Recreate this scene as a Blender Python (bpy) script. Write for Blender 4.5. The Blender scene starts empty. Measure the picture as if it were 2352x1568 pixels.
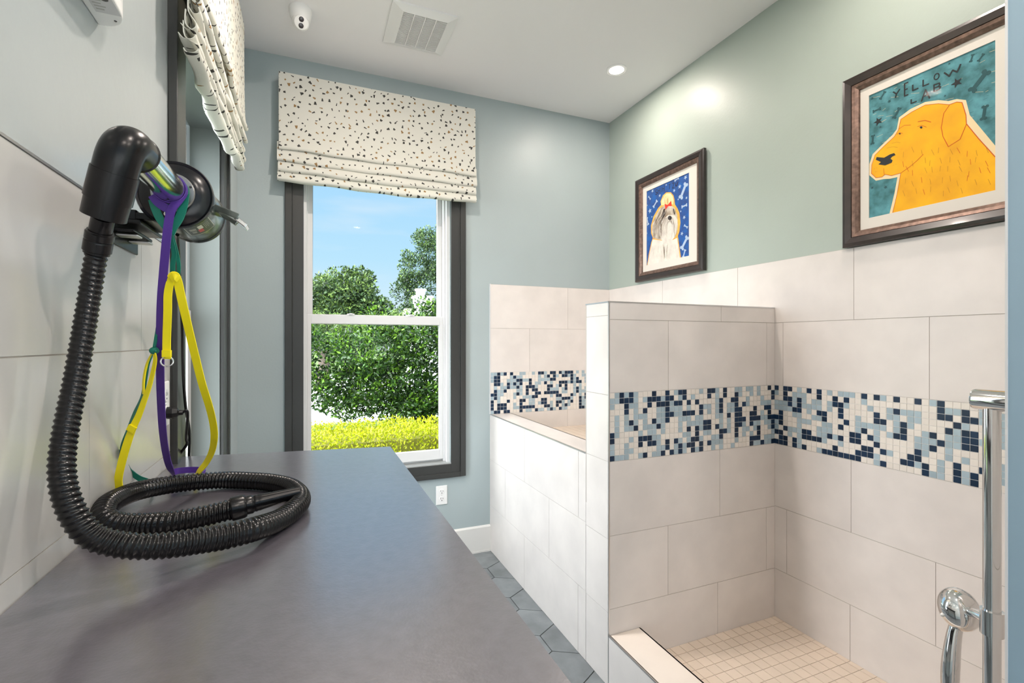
import bpy, bmesh, math, random
from mathutils import Vector as V, Matrix, noise
from math import sin, cos, pi, sqrt, radians
random.seed(7)
C = bpy.context.scene.collection
S = bpy.context.scene

# ------------------------------------------------------------------ camera
F_PX, YAW, CAM_H = 1111.1, 0.3957, 1.4045
cam_d = bpy.data.cameras.new('camera'); cam = bpy.data.objects.new('camera', cam_d); C.objects.link(cam)
cam_d.sensor_width = 36.0; cam_d.lens = F_PX / 2352 * 36.0; cam_d.clip_start = 0.02; cam_d.clip_end = 300
cam.location = (0, 0, CAM_H); cam.rotation_euler = (pi / 2, 0, -YAW)
S.camera = cam
S.view_settings.view_transform = 'Standard'; S.view_settings.look = 'None'
S.view_settings.exposure = 0.0; S.view_settings.gamma = 1.0; S.view_settings.use_curve_mapping = False

# ------------------------------------------------------------------ sky
W = bpy.data.worlds.new('sky'); S.world = W; W.use_nodes = True
nt = W.node_tree; nt.nodes.clear()
def wn(t, **k):
    n = nt.nodes.new(t)
    for a, b in k.items(): setattr(n, a, b)
    return n
L = nt.links.new
tc = wn('ShaderNodeTexCoord'); sep = wn('ShaderNodeSeparateXYZ'); L(tc.outputs['Generated'], sep.inputs[0])
ramp = wn('ShaderNodeValToRGB'); L(sep.outputs['Z'], ramp.inputs[0])
e = ramp.color_ramp.elements
e[0].position = 0.0; e[0].color = (.80, .93, 1.0, 1)
e[1].position = 0.42; e[1].color = (.33, .66, 1.0, 1)
m1 = ramp.color_ramp.elements.new(.16); m1.color = (.50, .80, 1.0, 1)
nz = wn('ShaderNodeTexNoise'); nz.inputs['Scale'].default_value = 3.2; nz.inputs['Detail'].default_value = 4
mp = wn('ShaderNodeMapping'); mp.inputs['Scale'].default_value = (1, 1, 5); L(tc.outputs['Generated'], mp.inputs[0]); L(mp.outputs[0], nz.inputs['Vector'])
cr = wn('ShaderNodeMapRange'); cr.inputs[1].default_value = .5; cr.inputs[2].default_value = .75; cr.inputs[3].default_value = 0; cr.inputs[4].default_value = .45
L(nz.outputs[0], cr.inputs[0])
mx = wn('ShaderNodeMixRGB'); L(cr.outputs[0], mx.inputs[0]); L(ramp.outputs[0], mx.inputs[1]); mx.inputs[2].default_value = (.86, .92, .97, 1)
# bright lobe added to the sky beyond the left window to light the room
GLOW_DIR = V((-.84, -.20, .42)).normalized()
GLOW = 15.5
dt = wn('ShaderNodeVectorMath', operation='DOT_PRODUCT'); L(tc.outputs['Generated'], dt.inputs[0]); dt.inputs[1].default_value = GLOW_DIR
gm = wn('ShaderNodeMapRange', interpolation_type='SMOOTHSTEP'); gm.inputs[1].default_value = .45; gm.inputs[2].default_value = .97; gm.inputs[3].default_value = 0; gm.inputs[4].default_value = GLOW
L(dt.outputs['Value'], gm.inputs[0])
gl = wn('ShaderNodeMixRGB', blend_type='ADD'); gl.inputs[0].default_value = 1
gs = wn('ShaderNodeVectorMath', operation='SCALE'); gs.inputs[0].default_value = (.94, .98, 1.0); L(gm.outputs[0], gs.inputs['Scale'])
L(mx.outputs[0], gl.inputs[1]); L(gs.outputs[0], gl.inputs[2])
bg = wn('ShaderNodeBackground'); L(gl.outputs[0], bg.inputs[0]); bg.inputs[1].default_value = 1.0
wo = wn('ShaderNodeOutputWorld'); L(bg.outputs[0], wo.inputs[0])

# ------------------------------------------------------------------ sun
sd = bpy.data.lights.new('sun', 'SUN'); so = bpy.data.objects.new('sun', sd); C.objects.link(so)
sd.energy = 2.6; sd.angle = radians(.8); sd.color = (1, .95, .86)
so.rotation_euler = V((.30, -.42, .86)).to_track_quat('Z', 'Y').to_euler(); so.location = (3, -4, 9)
LAMP_W = 16.5           # each recessed ceiling lamp
LAMP_COL = (1.0, .875, .785)

# ------------------------------------------------------------------ helpers
Xl, Xr, Yb, Zc = -.3717, 2.0726, 3.0671, 3.0417
Fw = V((sin(YAW), cos(YAW), 0)); Rt = V((cos(YAW), -sin(YAW), 0)); Up = V((0, 0, 1)); CAM = V((0, 0, CAM_H))
def on(u, v, ax, val):
    """point where the sight line of a photo pixel meets the plane ax = val"""
    d = Fw + Rt * ((u - 1176) / F_PX) + Up * ((784 - v) / F_PX)
    i = 'XYZ'.index(ax); t = (val - CAM[i]) / d[i]
    return CAM + d * t
def at(u, v, t):
    return CAM + (Fw + Rt * ((u - 1176) / F_PX) + Up * ((784 - v) / F_PX)) * t

def link(o, parent=None):
    C.objects.link(o)
    if parent is not None: o.parent = parent
    return o
def tag(o, label=None, cat=None, group=None, kind=None):
    if label: o['label'] = label
    if cat: o['category'] = cat
    if group: o['group'] = group
    if kind: o['kind'] = kind
    return o
def thing(name, label, cat, loc=(0, 0, 0), rz=0, group=None, kind=None):
    o = bpy.data.objects.new(name, None); o.empty_display_size = .05
    C.objects.link(o); o.location = loc; o.rotation_euler = (0, 0, rz)
    return tag(o, label, cat, group, kind)

class MB:
    def __init__(s): s.v = []; s.f = []; s.m = []; s.uv = None
    def add(s, vs, fs, mi=0):
        b = len(s.v); s.v += [tuple(p) for p in vs]
        for f in fs: s.f.append([b + i for i in f]); s.m.append(mi)
        return s
    def box(s, a, b, mi=0):
        x0, y0, z0 = [min(a[i], b[i]) for i in range(3)]; x1, y1, z1 = [max(a[i], b[i]) for i in range(3)]
        return s.add([(x0,y0,z0),(x1,y0,z0),(x1,y1,z0),(x0,y1,z0),(x0,y0,z1),(x1,y0,z1),(x1,y1,z1),(x0,y1,z1)],
                     [(3,2,1,0),(4,5,6,7),(0,1,5,4),(1,2,6,5),(2,3,7,6),(3,0,4,7)], mi)
    def hexa(s, p, mi=0):
        return s.add(p, [(3,2,1,0),(4,5,6,7),(0,1,5,4),(1,2,6,5),(2,3,7,6),(3,0,4,7)], mi)
    def prism(s, poly, d, mi=0):
        n = len(poly); d = V(d); p = [V(q) for q in poly]
        return s.add(p + [q + d for q in p], [list(range(n))[::-1], [n + i for i in range(n)]] + [(i, (i + 1) % n, n + (i + 1) % n, n + i) for i in range(n)], mi)
    def lathe(s, o, axis, prof, n=32, mi=0, caps=True):
        """prof: list of (distance along axis, radius)"""
        o = V(o); ax = V(axis).normalized(); a = ax.orthogonal().normalized(); b = ax.cross(a)
        vs = []; fs = []
        for h, r in prof:
            for k in range(n):
                t = 2 * pi * k / n; vs.append(o + ax * h + (a * cos(t) + b * sin(t)) * r)
        for i in range(len(prof) - 1):
            for k in range(n):
                k2 = (k + 1) % n; fs.append((i*n+k, i*n+k2, (i+1)*n+k2, (i+1)*n+k))
        if caps: fs.append(list(range(n))[::-1]); fs.append([(len(prof)-1)*n+k for k in range(n)])
        return s.add(vs, fs, mi)
    def tube(s, pts, rad, n=12, mi=0, caps=True):
        pts = [V(p) for p in pts]; N = len(pts)
        T = [(pts[min(i+1, N-1)] - pts[max(i-1, 0)]).normalized() for i in range(N)]
        nn = T[0].orthogonal().normalized(); vs = []; fs = []
        for i in range(N):
            if i: nn = (nn - T[i] * nn.dot(T[i])).normalized()
            bb = T[i].cross(nn)
            for k in range(n):
                t = 2 * pi * k / n; r = rad(i, t) if callable(rad) else (rad[i] if isinstance(rad, list) else rad)
                vs.append(pts[i] + (nn * cos(t) + bb * sin(t)) * r)
        for i in range(N - 1):
            for k in range(n):
                k2 = (k + 1) % n; fs.append((i*n+k, i*n+k2, (i+1)*n+k2, (i+1)*n+k))
        if caps: fs.append(list(range(n))[::-1]); fs.append([(N-1)*n+k for k in range(n)])
        return s.add(vs, fs, mi)
    def ribbon(s, pts, w, facing=(0, -1, 0), th=.0022, tw=None, mi=0):
        pts = [V(p) for p in pts]; N = len(pts); vs = []; fs = []; q = V(facing)
        for i in range(N):
            T = (pts[min(i+1, N-1)] - pts[max(i-1, 0)]).normalized()
            nrm = (q - T * q.dot(T)).normalized()
            if tw: nrm = Matrix.Rotation(tw(i / (N - 1)), 3, T) @ nrm
            wd = T.cross(nrm).normalized(); ww = (w(i / (N - 1)) if callable(w) else w) / 2
            for a, b in ((-1, -1), (1, -1), (1, 1), (-1, 1)): vs.append(pts[i] + wd * ww * a + nrm * th / 2 * b)
        for i in range(N - 1):
            for k in range(4):
                k2 = (k + 1) % 4; fs.append((i*4+k, i*4+k2, (i+1)*4+k2, (i+1)*4+k))
        fs.append((3, 2, 1, 0)); fs.append([(N-1)*4+k for k in range(4)])
        return s.add(vs, fs, mi)
    def ellipsoid(s, c, r, mat=None, n=24, m=14, mi=0):
        vs = []; fs = []; c = V(c)
        for i in range(m + 1):
            ph = pi * i / m
            for k in range(n):
                t = 2 * pi * k / n; p = V((r[0]*sin(ph)*cos(t), r[1]*sin(ph)*sin(t), r[2]*cos(ph)))
                vs.append(c + (mat @ p if mat else p))
        for i in range(m):
            for k in range(n):
                k2 = (k + 1) % n; fs.append((i*n+k, (i+1)*n+k, (i+1)*n+k2, i*n+k2))
        return s.add(vs, fs, mi)
    def build(s, name, mats, parent=None, smooth=0, bevel=0, label=None, recalc=True, kind=None):
        me = bpy.data.meshes.new(name); me.from_pydata(s.v, [], s.f)
        if not isinstance(mats, (list, tuple)): mats = [mats]
        for q in mats: me.materials.append(q)
        me.polygons.foreach_set('material_index', s.m)
        if recalc or smooth:
            bm = bmesh.new(); bm.from_mesh(me)
            bmesh.ops.remove_doubles(bm, verts=bm.verts, dist=1e-6)
            if recalc: bmesh.ops.recalc_face_normals(bm, faces=bm.faces)
            if smooth:
                for f in bm.faces: f.smooth = True
                lim = radians(smooth)
                for ed in bm.edges:
                    if len(ed.link_faces) == 2 and ed.calc_face_angle(0) > lim: ed.smooth = False
            bm.to_mesh(me); bm.free()
        o = link(bpy.data.objects.new(name, me), parent)
        if bevel:
            b = o.modifiers.new('edge', 'BEVEL'); b.width = bevel; b.segments = 2; b.limit_method = 'ANGLE'; b.angle_limit = radians(40)
        return tag(o, label, kind=kind)

def spline(ps, n=12, extra=None):
    """Catmull-Rom through the points; each point may be a Vector of any size"""
    ps = [tuple(p) for p in ps]; out = []; D = len(ps[0])
    for i in range(len(ps) - 1):
        p0 = ps[max(i-1, 0)]; p1 = ps[i]; p2 = ps[i+1]; p3 = ps[min(i+2, len(ps)-1)]
        for k in range(n):
            t = k / n
            out.append(tuple(.5*(2*p1[d]+(p2[d]-p0[d])*t+(2*p0[d]-5*p1[d]+4*p2[d]-p3[d])*t*t+(3*p1[d]-p0[d]-3*p2[d]+p3[d])*t**3) for d in range(D)))
    out.append(ps[-1]); return out

# ------------------------------------------------------------------ materials
def srgb(r, g, b):
    f = lambda c: (c/255/12.92 if c/255 <= .04045 else ((c/255+.055)/1.055)**2.4)
    return (f(r), f(g), f(b), 1)
MATS = {}
def mat(name, col, rough=.5, metal=0, spec=.5, var=0, scale=8, bump=0, bscale=60, island=0, detail=4, trans=0, coat=0, col2=None):
    if name in MATS: return MATS[name]
    m = bpy.data.materials.new(name); m.use_nodes = True; t = m.node_tree; b = t.nodes['Principled BSDF']; lk = t.links.new
    b.inputs['Base Color'].default_value = col; b.inputs['Roughness'].default_value = rough; b.inputs['Metallic'].default_value = metal
    b.inputs['Specular IOR Level'].default_value = spec; b.inputs['Coat Weight'].default_value = coat; b.inputs['Coat IOR'].default_value = 1.9 if coat == .9 else 1.5; b.inputs['Coat Roughness'].default_value = .22 if coat == .9 else .05
    co = t.nodes.new('ShaderNodeTexCoord')
    if var or col2:
        n = t.nodes.new('ShaderNodeTexNoise'); n.inputs['Scale'].default_value = scale; n.inputs['Detail'].default_value = detail
        lk(co.outputs['Object'], n.inputs['Vector'])
        r = t.nodes.new('ShaderNodeMapRange'); r.inputs[1].default_value = .32; r.inputs[2].default_value = .68; lk(n.outputs[0], r.inputs[0])
        x = t.nodes.new('ShaderNodeMixRGB'); lk(r.outputs[0], x.inputs[0])
        if col2: x.inputs[1].default_value = col; x.inputs[2].default_value = col2
        else:
            x.inputs[1].default_value = tuple(c*(1-var) for c in col[:3]) + (1,); x.inputs[2].default_value = tuple(min(1, c*(1+var)) for c in col[:3]) + (1,)
        last = x.outputs[0]
    else: last = None
    if island:
        g = t.nodes.new('ShaderNodeNewGeometry'); r = t.nodes.new('ShaderNodeMapRange'); r.inputs[3].default_value = 1-island; r.inputs[4].default_value = 1+island
        lk(g.outputs['Random Per Island'], r.inputs[0])
        x = t.nodes.new('ShaderNodeVectorMath'); x.operation = 'SCALE'
        if last: lk(last, x.inputs[0])
        else: x.inputs[0].default_value = col[:3]
        lk(r.outputs[0], x.inputs['Scale']); last = x.outputs[0]
    if last: lk(last, b.inputs['Base Color'])
    if bump:
        n = t.nodes.new('ShaderNodeTexNoise'); n.inputs['Scale'].default_value = bscale; n.inputs['Detail'].default_value = 3; lk(co.outputs['Object'], n.inputs['Vector'])
        bp_ = t.nodes.new('ShaderNodeBump'); bp_.inputs['Strength'].default_value = bump; bp_.inputs['Distance'].default_value = .01
        lk(n.outputs[0], bp_.inputs['Height']); lk(bp_.outputs[0], b.inputs['Normal'])
    if trans:
        tr = t.nodes.new('ShaderNodeBsdfTranslucent'); mxs = t.nodes.new('ShaderNodeMixShader'); mxs.inputs[0].default_value = trans
        if last: lk(last, tr.inputs[0])
        else: tr.inputs[0].default_value = col
        lk(b.outputs[0], mxs.inputs[1]); lk(tr.outputs[0], mxs.inputs[2]); lk(mxs.outputs[0], t.nodes['Material Output'].inputs[0])
    MATS[name] = m; return m
def glass_mat(name, refl=1.0, tint=(1, 1, 1, 1), ior=1.3):
    m = bpy.data.materials.new(name); m.use_nodes = True; t = m.node_tree; t.nodes.clear(); lk = t.links.new
    tr = t.nodes.new('ShaderNodeBsdfTransparent'); tr.inputs[0].default_value = tint
    gl = t.nodes.new('ShaderNodeBsdfGlossy'); gl.inputs['Roughness'].default_value = .01
    fr = t.nodes.new('ShaderNodeFresnel'); fr.inputs[0].default_value = ior
    mu = t.nodes.new('ShaderNodeMath'); mu.operation = 'MULTIPLY'; mu.inputs[1].default_value = refl; lk(fr.outputs[0], mu.inputs[0])
    mx_ = t.nodes.new('ShaderNodeMixShader'); lk(mu.outputs[0], mx_.inputs[0]); lk(tr.outputs[0], mx_.inputs[1]); lk(gl.outputs[0], mx_.inputs[2])
    o = t.nodes.new('ShaderNodeOutputMaterial'); lk(mx_.outputs[0], o.inputs[0]); return m
def emit_mat(name, col, s):
    m = bpy.data.materials.new(name); m.use_nodes = True; t = m.node_tree; b = t.nodes['Principled BSDF']
    b.inputs['Base Color'].default_value = (.8, .8, .8, 1); b.inputs['Emission Color'].default_value = col; b.inputs['Emission Strength'].default_value = s; return m

M_wall = mat('wall_paint', (.375, .440, .450, 1), .42, var=.02, scale=3, bump=.04, bscale=90)
M_wallR = mat('green_wall_paint', (.385, .445, .40, 1), .42, var=.02, scale=3, bump=.04, bscale=90)
M_wallL = mat('left_wall_paint', (.42, .46, .465, 1), .24, var=.02, scale=3, bump=.03, bscale=40)
M_blue = mat('blue_wall_paint', (.275, .39, .475, 1), .5, var=.02, scale=5)
M_ceil = mat('ceiling_paint', (.86, .85, .85, 1), .9, bump=.02)
M_tile = mat('stone_tile', (.71, .665, .632, 1), .33, var=.05, scale=7, detail=7, island=.02)
M_tileL = mat('grey_stone_tile', (.52, .515, .50, 1), .24, var=.05, scale=5, detail=6, island=.02)
M_grout = mat('grout', (.47, .43, .39, 1), .9)
M_groutM = mat('mosaic_grout', (.82, .80, .77, 1), .9)
M_mdark = mat('mosaic_navy', (.008, .026, .062, 1), .28, spec=.3, island=.25)
M_mblue = mat('mosaic_pale_blue', (.36, .46, .52, 1), .22, island=.08)
M_mwhite = mat('mosaic_cream', (.76, .71, .65, 1), .25, island=.04)
M_pan = mat('shower_pan_tile', (.74, .62, .51, 1), .4, var=.05, scale=6, island=.03)
M_slate = mat('slate_floor', (.175, .190, .198, 1), .42, var=.22, scale=9, detail=7, island=.12, bump=.15, bscale=25)
M_slgrout = mat('slate_grout', (.05, .05, .05, 1), .9)
M_alu = mat('brushed_aluminium', (.62, .62, .62, 1), .35, 1)
M_trimdark = mat('dark_grey_trim_paint', (.034, .035, .033, 1), .36)
M_jamb = mat('window_jamb_paint', (.155, .175, .165, 1), .36)
M_sash = mat('white_vinyl', (.66, .66, .66, 1), .35)
M_whitep = mat('white_plastic', (.82, .82, .81, 1), .35)
M_base = mat('baseboard_paint', (.70, .69, .66, 1), .45)
M_chrome = mat('chrome', (.80, .80, .80, 1), .07, 1)
M_pipe = mat('polished_steel_pipe', (.72, .74, .72, 1), .13, 1, var=.06, scale=40)
M_black = mat('black_plastic', (.004, .004, .005, 1), .27, spec=.32)
M_blackg = mat('glossy_black_enamel', (.005, .005, .007, 1), .22, spec=.4)
M_hose = mat('black_hose_vinyl', (.004, .004, .005, 1), .22, spec=.38)
M_gunmetal = mat('gunmetal_body', (.16, .18, .165, 1), .22, .75)
M_laminate = mat('charcoal_laminate', (.094, .088, .106, 1), .30, spec=1.0, var=.13, scale=55, detail=8, bump=.05, bscale=220, coat=.9)
M_edge = mat('laminate_edge', (.035, .034, .036, 1), .5)
M_purple = mat('purple_nylon', (.072, .022, .26, 1), .55, bump=.25, bscale=2600)
M_teal = mat('teal_nylon', (.0, .17, .115, 1), .55, bump=.25, bscale=2600)
M_yellow = mat('yellow_nylon', (.90, .76, .0, 1), .55, bump=.2, bscale=2600)
M_glass = glass_mat('window_glass', .03, ior=1.25)
M_pglass = glass_mat('picture_glass', .04, ior=1.25)
M_frame = mat('dark_walnut_frame', (.022, .013, .011, 1), .28, var=.3, scale=20, coat=.3)
M_mould = mat('bronze_moulding', (.17, .105, .08, 1), .33, .45, var=.35, scale=60)
M_matb = mat('cream_mat_board', (.72, .675, .61, 1), .85)
M_lens = emit_mat('lamp_lens', (1, .93, .82, 1), 9.0)
M_dot = mat('dark_lens', (.035, .028, .03, 1), .12)
M_red = mat('label_red', (.55, .05, .07, 1), .4)
M_cream = mat('label_cream', (.70, .70, .60, 1), .4)
M_labelgrey = mat('label_print', (.40, .40, .38, 1), .5)

def terrazzo(name):
    m = bpy.data.materials.new(name); m.use_nodes = True; t = m.node_tree; b = t.nodes['Principled BSDF']; lk = t.links.new; N = t.nodes.new
    b.inputs['Roughness'].default_value = .85; b.inputs['Specular IOR Level'].default_value = .2
    co = N('ShaderNodeTexCoord'); oi = N('ShaderNodeObjectInfo')
    sx = N('ShaderNodeSeparateXYZ'); lk(co.outputs['Object'], sx.inputs[0])
    cb = N('ShaderNodeCombineXYZ'); lk(sx.outputs['X'], cb.inputs[0]); lk(sx.outputs['Z'], cb.inputs[1])
    of = N('ShaderNodeVectorMath'); of.operation = 'SCALE'; of.inputs[0].default_value = (3.7, 1.3, 0); lk(oi.outputs['Random'], of.inputs['Scale'])
    ad = N('ShaderNodeVectorMath'); ad.operation = 'ADD'; lk(cb.outputs[0], ad.inputs[0]); lk(of.outputs[0], ad.inputs[1])
    SC = 26.5
    vo = N('ShaderNodeTexVoronoi'); vo.voronoi_dimensions = '2D'; vo.inputs['Scale'].default_value = SC; vo.inputs['Randomness'].default_value = .82; lk(ad.outputs[0], vo.inputs['Vector'])
    sb = N('ShaderNodeVectorMath'); sb.operation = 'SUBTRACT'; lk(ad.outputs[0], sb.inputs[0]); lk(vo.outputs['Position'], sb.inputs[1])
    sc = N('ShaderNodeSeparateColor'); lk(vo.outputs['Color'], sc.inputs[0])
    an = N('ShaderNodeMath'); an.operation = 'MULTIPLY'; an.inputs[1].default_value = 6.28; lk(sc.outputs[0], an.inputs[0])
    ro = N('ShaderNodeVectorRotate'); ro.rotation_type = 'Z_AXIS'; lk(sb.outputs[0], ro.inputs['Vector']); lk(an.outputs[0], ro.inputs['Angle'])
    s2 = N('ShaderNodeSeparateXYZ'); lk(ro.outputs[0], s2.inputs[0])
    def math(op, a, bb, c=None):
        n = N('ShaderNodeMath'); n.operation = op
        for i, q in enumerate((a, bb, c)):
            if q is None: continue
            if isinstance(q, (int, float)): n.inputs[i].default_value = q
            else: lk(q, n.inputs[i])
        return n.outputs[0]
    ax = math('ABSOLUTE', s2.outputs['X'], None); ay = math('ABSOLUTE', s2.outputs['Y'], None)
    # half width shrinks along the chip so that chips are wedges and slivers
    w = math('MULTIPLY_ADD', sc.outputs[1], .0050, .0018)
    h = math('MULTIPLY_ADD', sc.outputs[2], .0060, .0032)
    wed = math('MULTIPLY_ADD', s2.outputs['Y'], 45.0, 1.0); w2 = math('MULTIPLY', w, wed)
    k = math('MULTIPLY', math('LESS_THAN', ax, w2), math('LESS_THAN', ay, h))
    tan = math('GREATER_THAN', math('FRACT', math('MULTIPLY', sc.outputs[1], 7.3), None), .72)
    chip = N('ShaderNodeMixRGB'); lk(tan, chip.inputs[0]); chip.inputs[1].default_value = (.075, .075, .070, 1); chip.inputs[2].default_value = (.38, .24, .11, 1)
    mx_ = N('ShaderNodeMixRGB'); lk(k, mx_.inputs[0]); mx_.inputs[1].default_value = (.82, .815, .75, 1); lk(chip.outputs[0], mx_.inputs[2])
    lk(mx_.outputs[0], b.inputs['Base Color'])
    tr = N('ShaderNodeBsdfTranslucent'); lk(mx_.outputs[0], tr.inputs[0]); ms = N('ShaderNodeMixShader'); ms.inputs[0].default_value = .30
    lk(b.outputs[0], ms.inputs[1]); lk(tr.outputs[0], ms.inputs[2]); lk(ms.outputs[0], t.nodes['Material Output'].inputs[0])
    return m
M_fab = terrazzo('terrazzo_print_fabric')

# ------------------------------------------------------------------ room shell
TH = .15
def wall_with_hole(name, m, a, b, axis, h0, h1, z0, z1):
    """box a-b with one rectangular opening h0..h1 along axis (0 = x, 1 = y), z0..z1"""
    q = MB(); lo = [min(a[i], b[i]) for i in range(3)]; hi = [max(a[i], b[i]) for i in range(3)]
    def bx(s0, s1, za, zb):
        p = list(lo); r = list(hi); p[axis] = s0; r[axis] = s1; p[2] = za; r[2] = zb; q.box(p, r)
    bx(lo[axis], h0, lo[2], hi[2]); bx(h1, hi[axis], lo[2], hi[2]); bx(h0, h1, lo[2], z0); bx(h0, h1, z1, hi[2])
    return q.build(name, m, kind='structure')
Y0 = -1.7
BW = dict(x0=-.035, x1=.847, z0=.61, z1=2.49)      # back window opening
LW = dict(y0=1.778, y1=2.50, z0=.61, z1=2.35)      # left window opening
wall_back = wall_with_hole('wall_back', M_wall, (Xl - TH, Yb, 0), (Xr + TH, Yb + TH, Zc), 0, BW['x0'], BW['x1'], BW['z0'], BW['z1'])
wall_left = wall_with_hole('wall_left', M_wallL, (Xl - TH, Y0, 0), (Xl, Yb, Zc), 1, LW['y0'], LW['y1'], LW['z0'], LW['z1'])
wall_right = MB().box((Xr, Y0, 0), (Xr + TH, Yb, Zc)).build('wall_right', M_wallR, kind='structure')
wall_front = wall_with_hole('wall_front', mat('white_wall_paint', (.78, .78, .77, 1), .6), (Xl - TH, Y0 - TH, 0), (Xr + TH, Y0, Zc), 0, -.25, 1.95, .04, 2.7)  # opening added for daylight, paint kept white to brighten the room
q = MB()
for xx in (-.25, .46, 1.19, 1.90): q.box((xx, Y0 - .11, .04), (xx + .05, Y0 - .05, 2.7))
for zz in (.04, 2.65): q.box((-.25, Y0 - .11, zz), (1.95, Y0 - .05, zz + .05))
door = q.build('added_door', M_sash, kind='structure', label='glazed double door behind the viewer, added to let in daylight')  # unseen door, put in so more daylight reaches the room
MB().box((-.22, Y0 - .083, .07), (1.92, Y0 - .077, 2.67)).build('added_door_pane', M_glass, door)
ceiling = MB().box((Xl - TH, Y0 - TH, Zc), (Xr + TH, Yb + TH, Zc + .15)).build('ceiling', M_ceil, kind='structure')

# floor of hexagonal slate
q = MB(); q.box((Xl - TH, Y0 - TH, -.12), (Xr + TH, Yb + TH, -.004), 1)
s_ = .124; wx = s_ * sqrt(3)
def clip(poly, ax, val, sign):
    out = []
    for i in range(len(poly)):
        p, r = poly[i], poly[(i + 1) % len(poly)]; dp = (p[ax] - val) * sign; dr = (r[ax] - val) * sign
        if dp >= 0: out.append(p)
        if dp * dr < 0:
            t = dp / (dp - dr); out.append((p[0] + (r[0]-p[0])*t, p[1] + (r[1]-p[1])*t))
    return out
for j in range(-24, 16):
    for i in range(-8, 12):
        cx = 1.014 + wx / 2 + i * wx + (wx / 2 if j % 2 else 0); cy = 2.39 + j * 1.5 * s_
        if cx > 1.25 and cy > .3: continue
        rr = s_ - .0028
        poly = [(cx + rr * sin(pi/3*k), cy + rr * cos(pi/3*k)) for k in range(6)]
        for ax, val, sg in ((0, Xl + .002, 1), (0, Xr - .002, -1), (1, Y0 + .002, 1), (1, Yb - .002, -1)):
            if poly: poly = clip(poly, ax, val, sg)
        if len(poly) > 2: q.prism([(x, y, -.006) for x, y in poly][::-1], (0, 0, .006))
floor = q.build('floor', [M_slate, M_slgrout], kind='structure')

# tile panels -------------------------------------------------------
def tiles(name, parent, o, ud, vd, n, rows, mats, gap=.0022, th=.008, label=None):
    """rows: (v0, v1, [u joints incl. both ends]); o + ud*u + vd*v is the finished face, n points into the room"""
    o, ud, vd, n = V(o), V(ud), V(vd), V(n); q = MB()
    g = gap / 2
    def bx(u0, u1, v0, v1, d0, d1, mi):
        p = [o + ud*u + vd*v + n*d for d in (d0, d1) for u, v in ((u0, v0), (u1, v0), (u1, v1), (u0, v1))]
        q.hexa(p, mi)
    for v0, v1, us in rows:
        bx(us[0], us[-1], v0, v1, -th, -.0016, 1)
        for a, b in zip(us[:-1], us[1:]): bx(a + g, b - g, v0 + g, v1 - g, -.0016, 0, 0)
    return q.build(name, mats, parent, label=label)
def mosaic(name, parent, o, ud, vd, n, u1, v1, rows=12, th=.008, seed=1):
    o, ud, vd, n = V(o), V(ud), V(vd), V(n); q = MB(); rnd = random.Random(seed)
    p_ = v1 / rows; nc = max(1, round(u1 / p_)); pu = u1 / nc
    q.hexa([o + ud*u + vd*v + n*d for d in (-th, -.0014) for u, v in ((0, 0), (u1, 0), (u1, v1), (0, v1))], 3)
    prev = {}
    for i in range(nc):
        for j in range(rows):
            r = rnd.random()
            k = 0 if r < .29 else (1 if r < .60 else 2)
            if rnd.random() < .22 and (i, j-1) in prev: k = prev[(i, j-1)]
            prev[(i, j)] = k
            g = .0011
            q.hexa([o + ud*u + vd*v + n*d for d in (-.0014, .0004) for u, v in ((i*pu+g, j*p_+g), ((i+1)*pu-g, j*p_+g), ((i+1)*pu-g, (j+1)*p_-g), (i*pu+g, (j+1)*p_-g))], k)
    return q.build(name, [M_mdark, M_mblue, M_mwhite, M_groutM], parent, recalc=False, label='navy, pale blue and cream glass mosaic band')
def joints(a, b, first, step=.586):
    js = [a]; x = first
    while x - step > a + .01: x -= step
    while x < b - .01:
        if x > a + .01: js.append(x)
        x += step
    return js + [b]
TM = [M_tile, M_grout]; TL = [M_tileL, M_grout]
Xw, Yp0, Yp1, Zp = 1.1196, 1.6614, 1.8394, 1.5677
M0, M1, T2, T3 = .9150, 1.1950, 1.4940, 1.7906
# right wall: u runs towards -Y from the back corner
def uR(y): return Yb - y
YE = .447
rw = []
for v0, v1, f in ((0, .315, 1.309), (.315, .615, 1.012), (.615, M0, 1.305), (M1, T2, 1.031), (T2, T3, 1.294)):
    rw.append((v0, v1, joints(0, uR(YE), uR(f))))
tiles('tile_cladding', wall_right, (Xr - .008, Yb, 0), (0, -1, 0), (0, 0, 1), (-1, 0, 0), rw, TM)
mosaic('mosaic_band', wall_right, (Xr - .008, Yb, M0), (0, -1, 0), (0, 0, 1), (-1, 0, 0), uR(YE), M1 - M0, seed=5)
bwr = []
for v0, v1, f in ((.62, M0, 1.71), (M1, T2, 1.41), (T2, T3, 1.714)):
    bwr.append((v0, v1, joints(Xw + .002, Xr - .008, f, .59)))
tiles('tile_cladding', wall_back, (0, Yb - .008, 0), (1, 0, 0), (0, 0, 1), (0, -1, 0), bwr, TM)
mosaic('mosaic_band', wall_back, (Xw + .002, Yb - .008, M0), (1, 0, 0), (0, 0, 1), (0, -1, 0), Xr - .01 - Xw, M1 - M0, seed=9)
MB().box((Xw - .003, Yb - .0095, M0), (Xw + .002, Yb, T3 + .003)).build('edge_trim', M_sash, wall_back)
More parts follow.
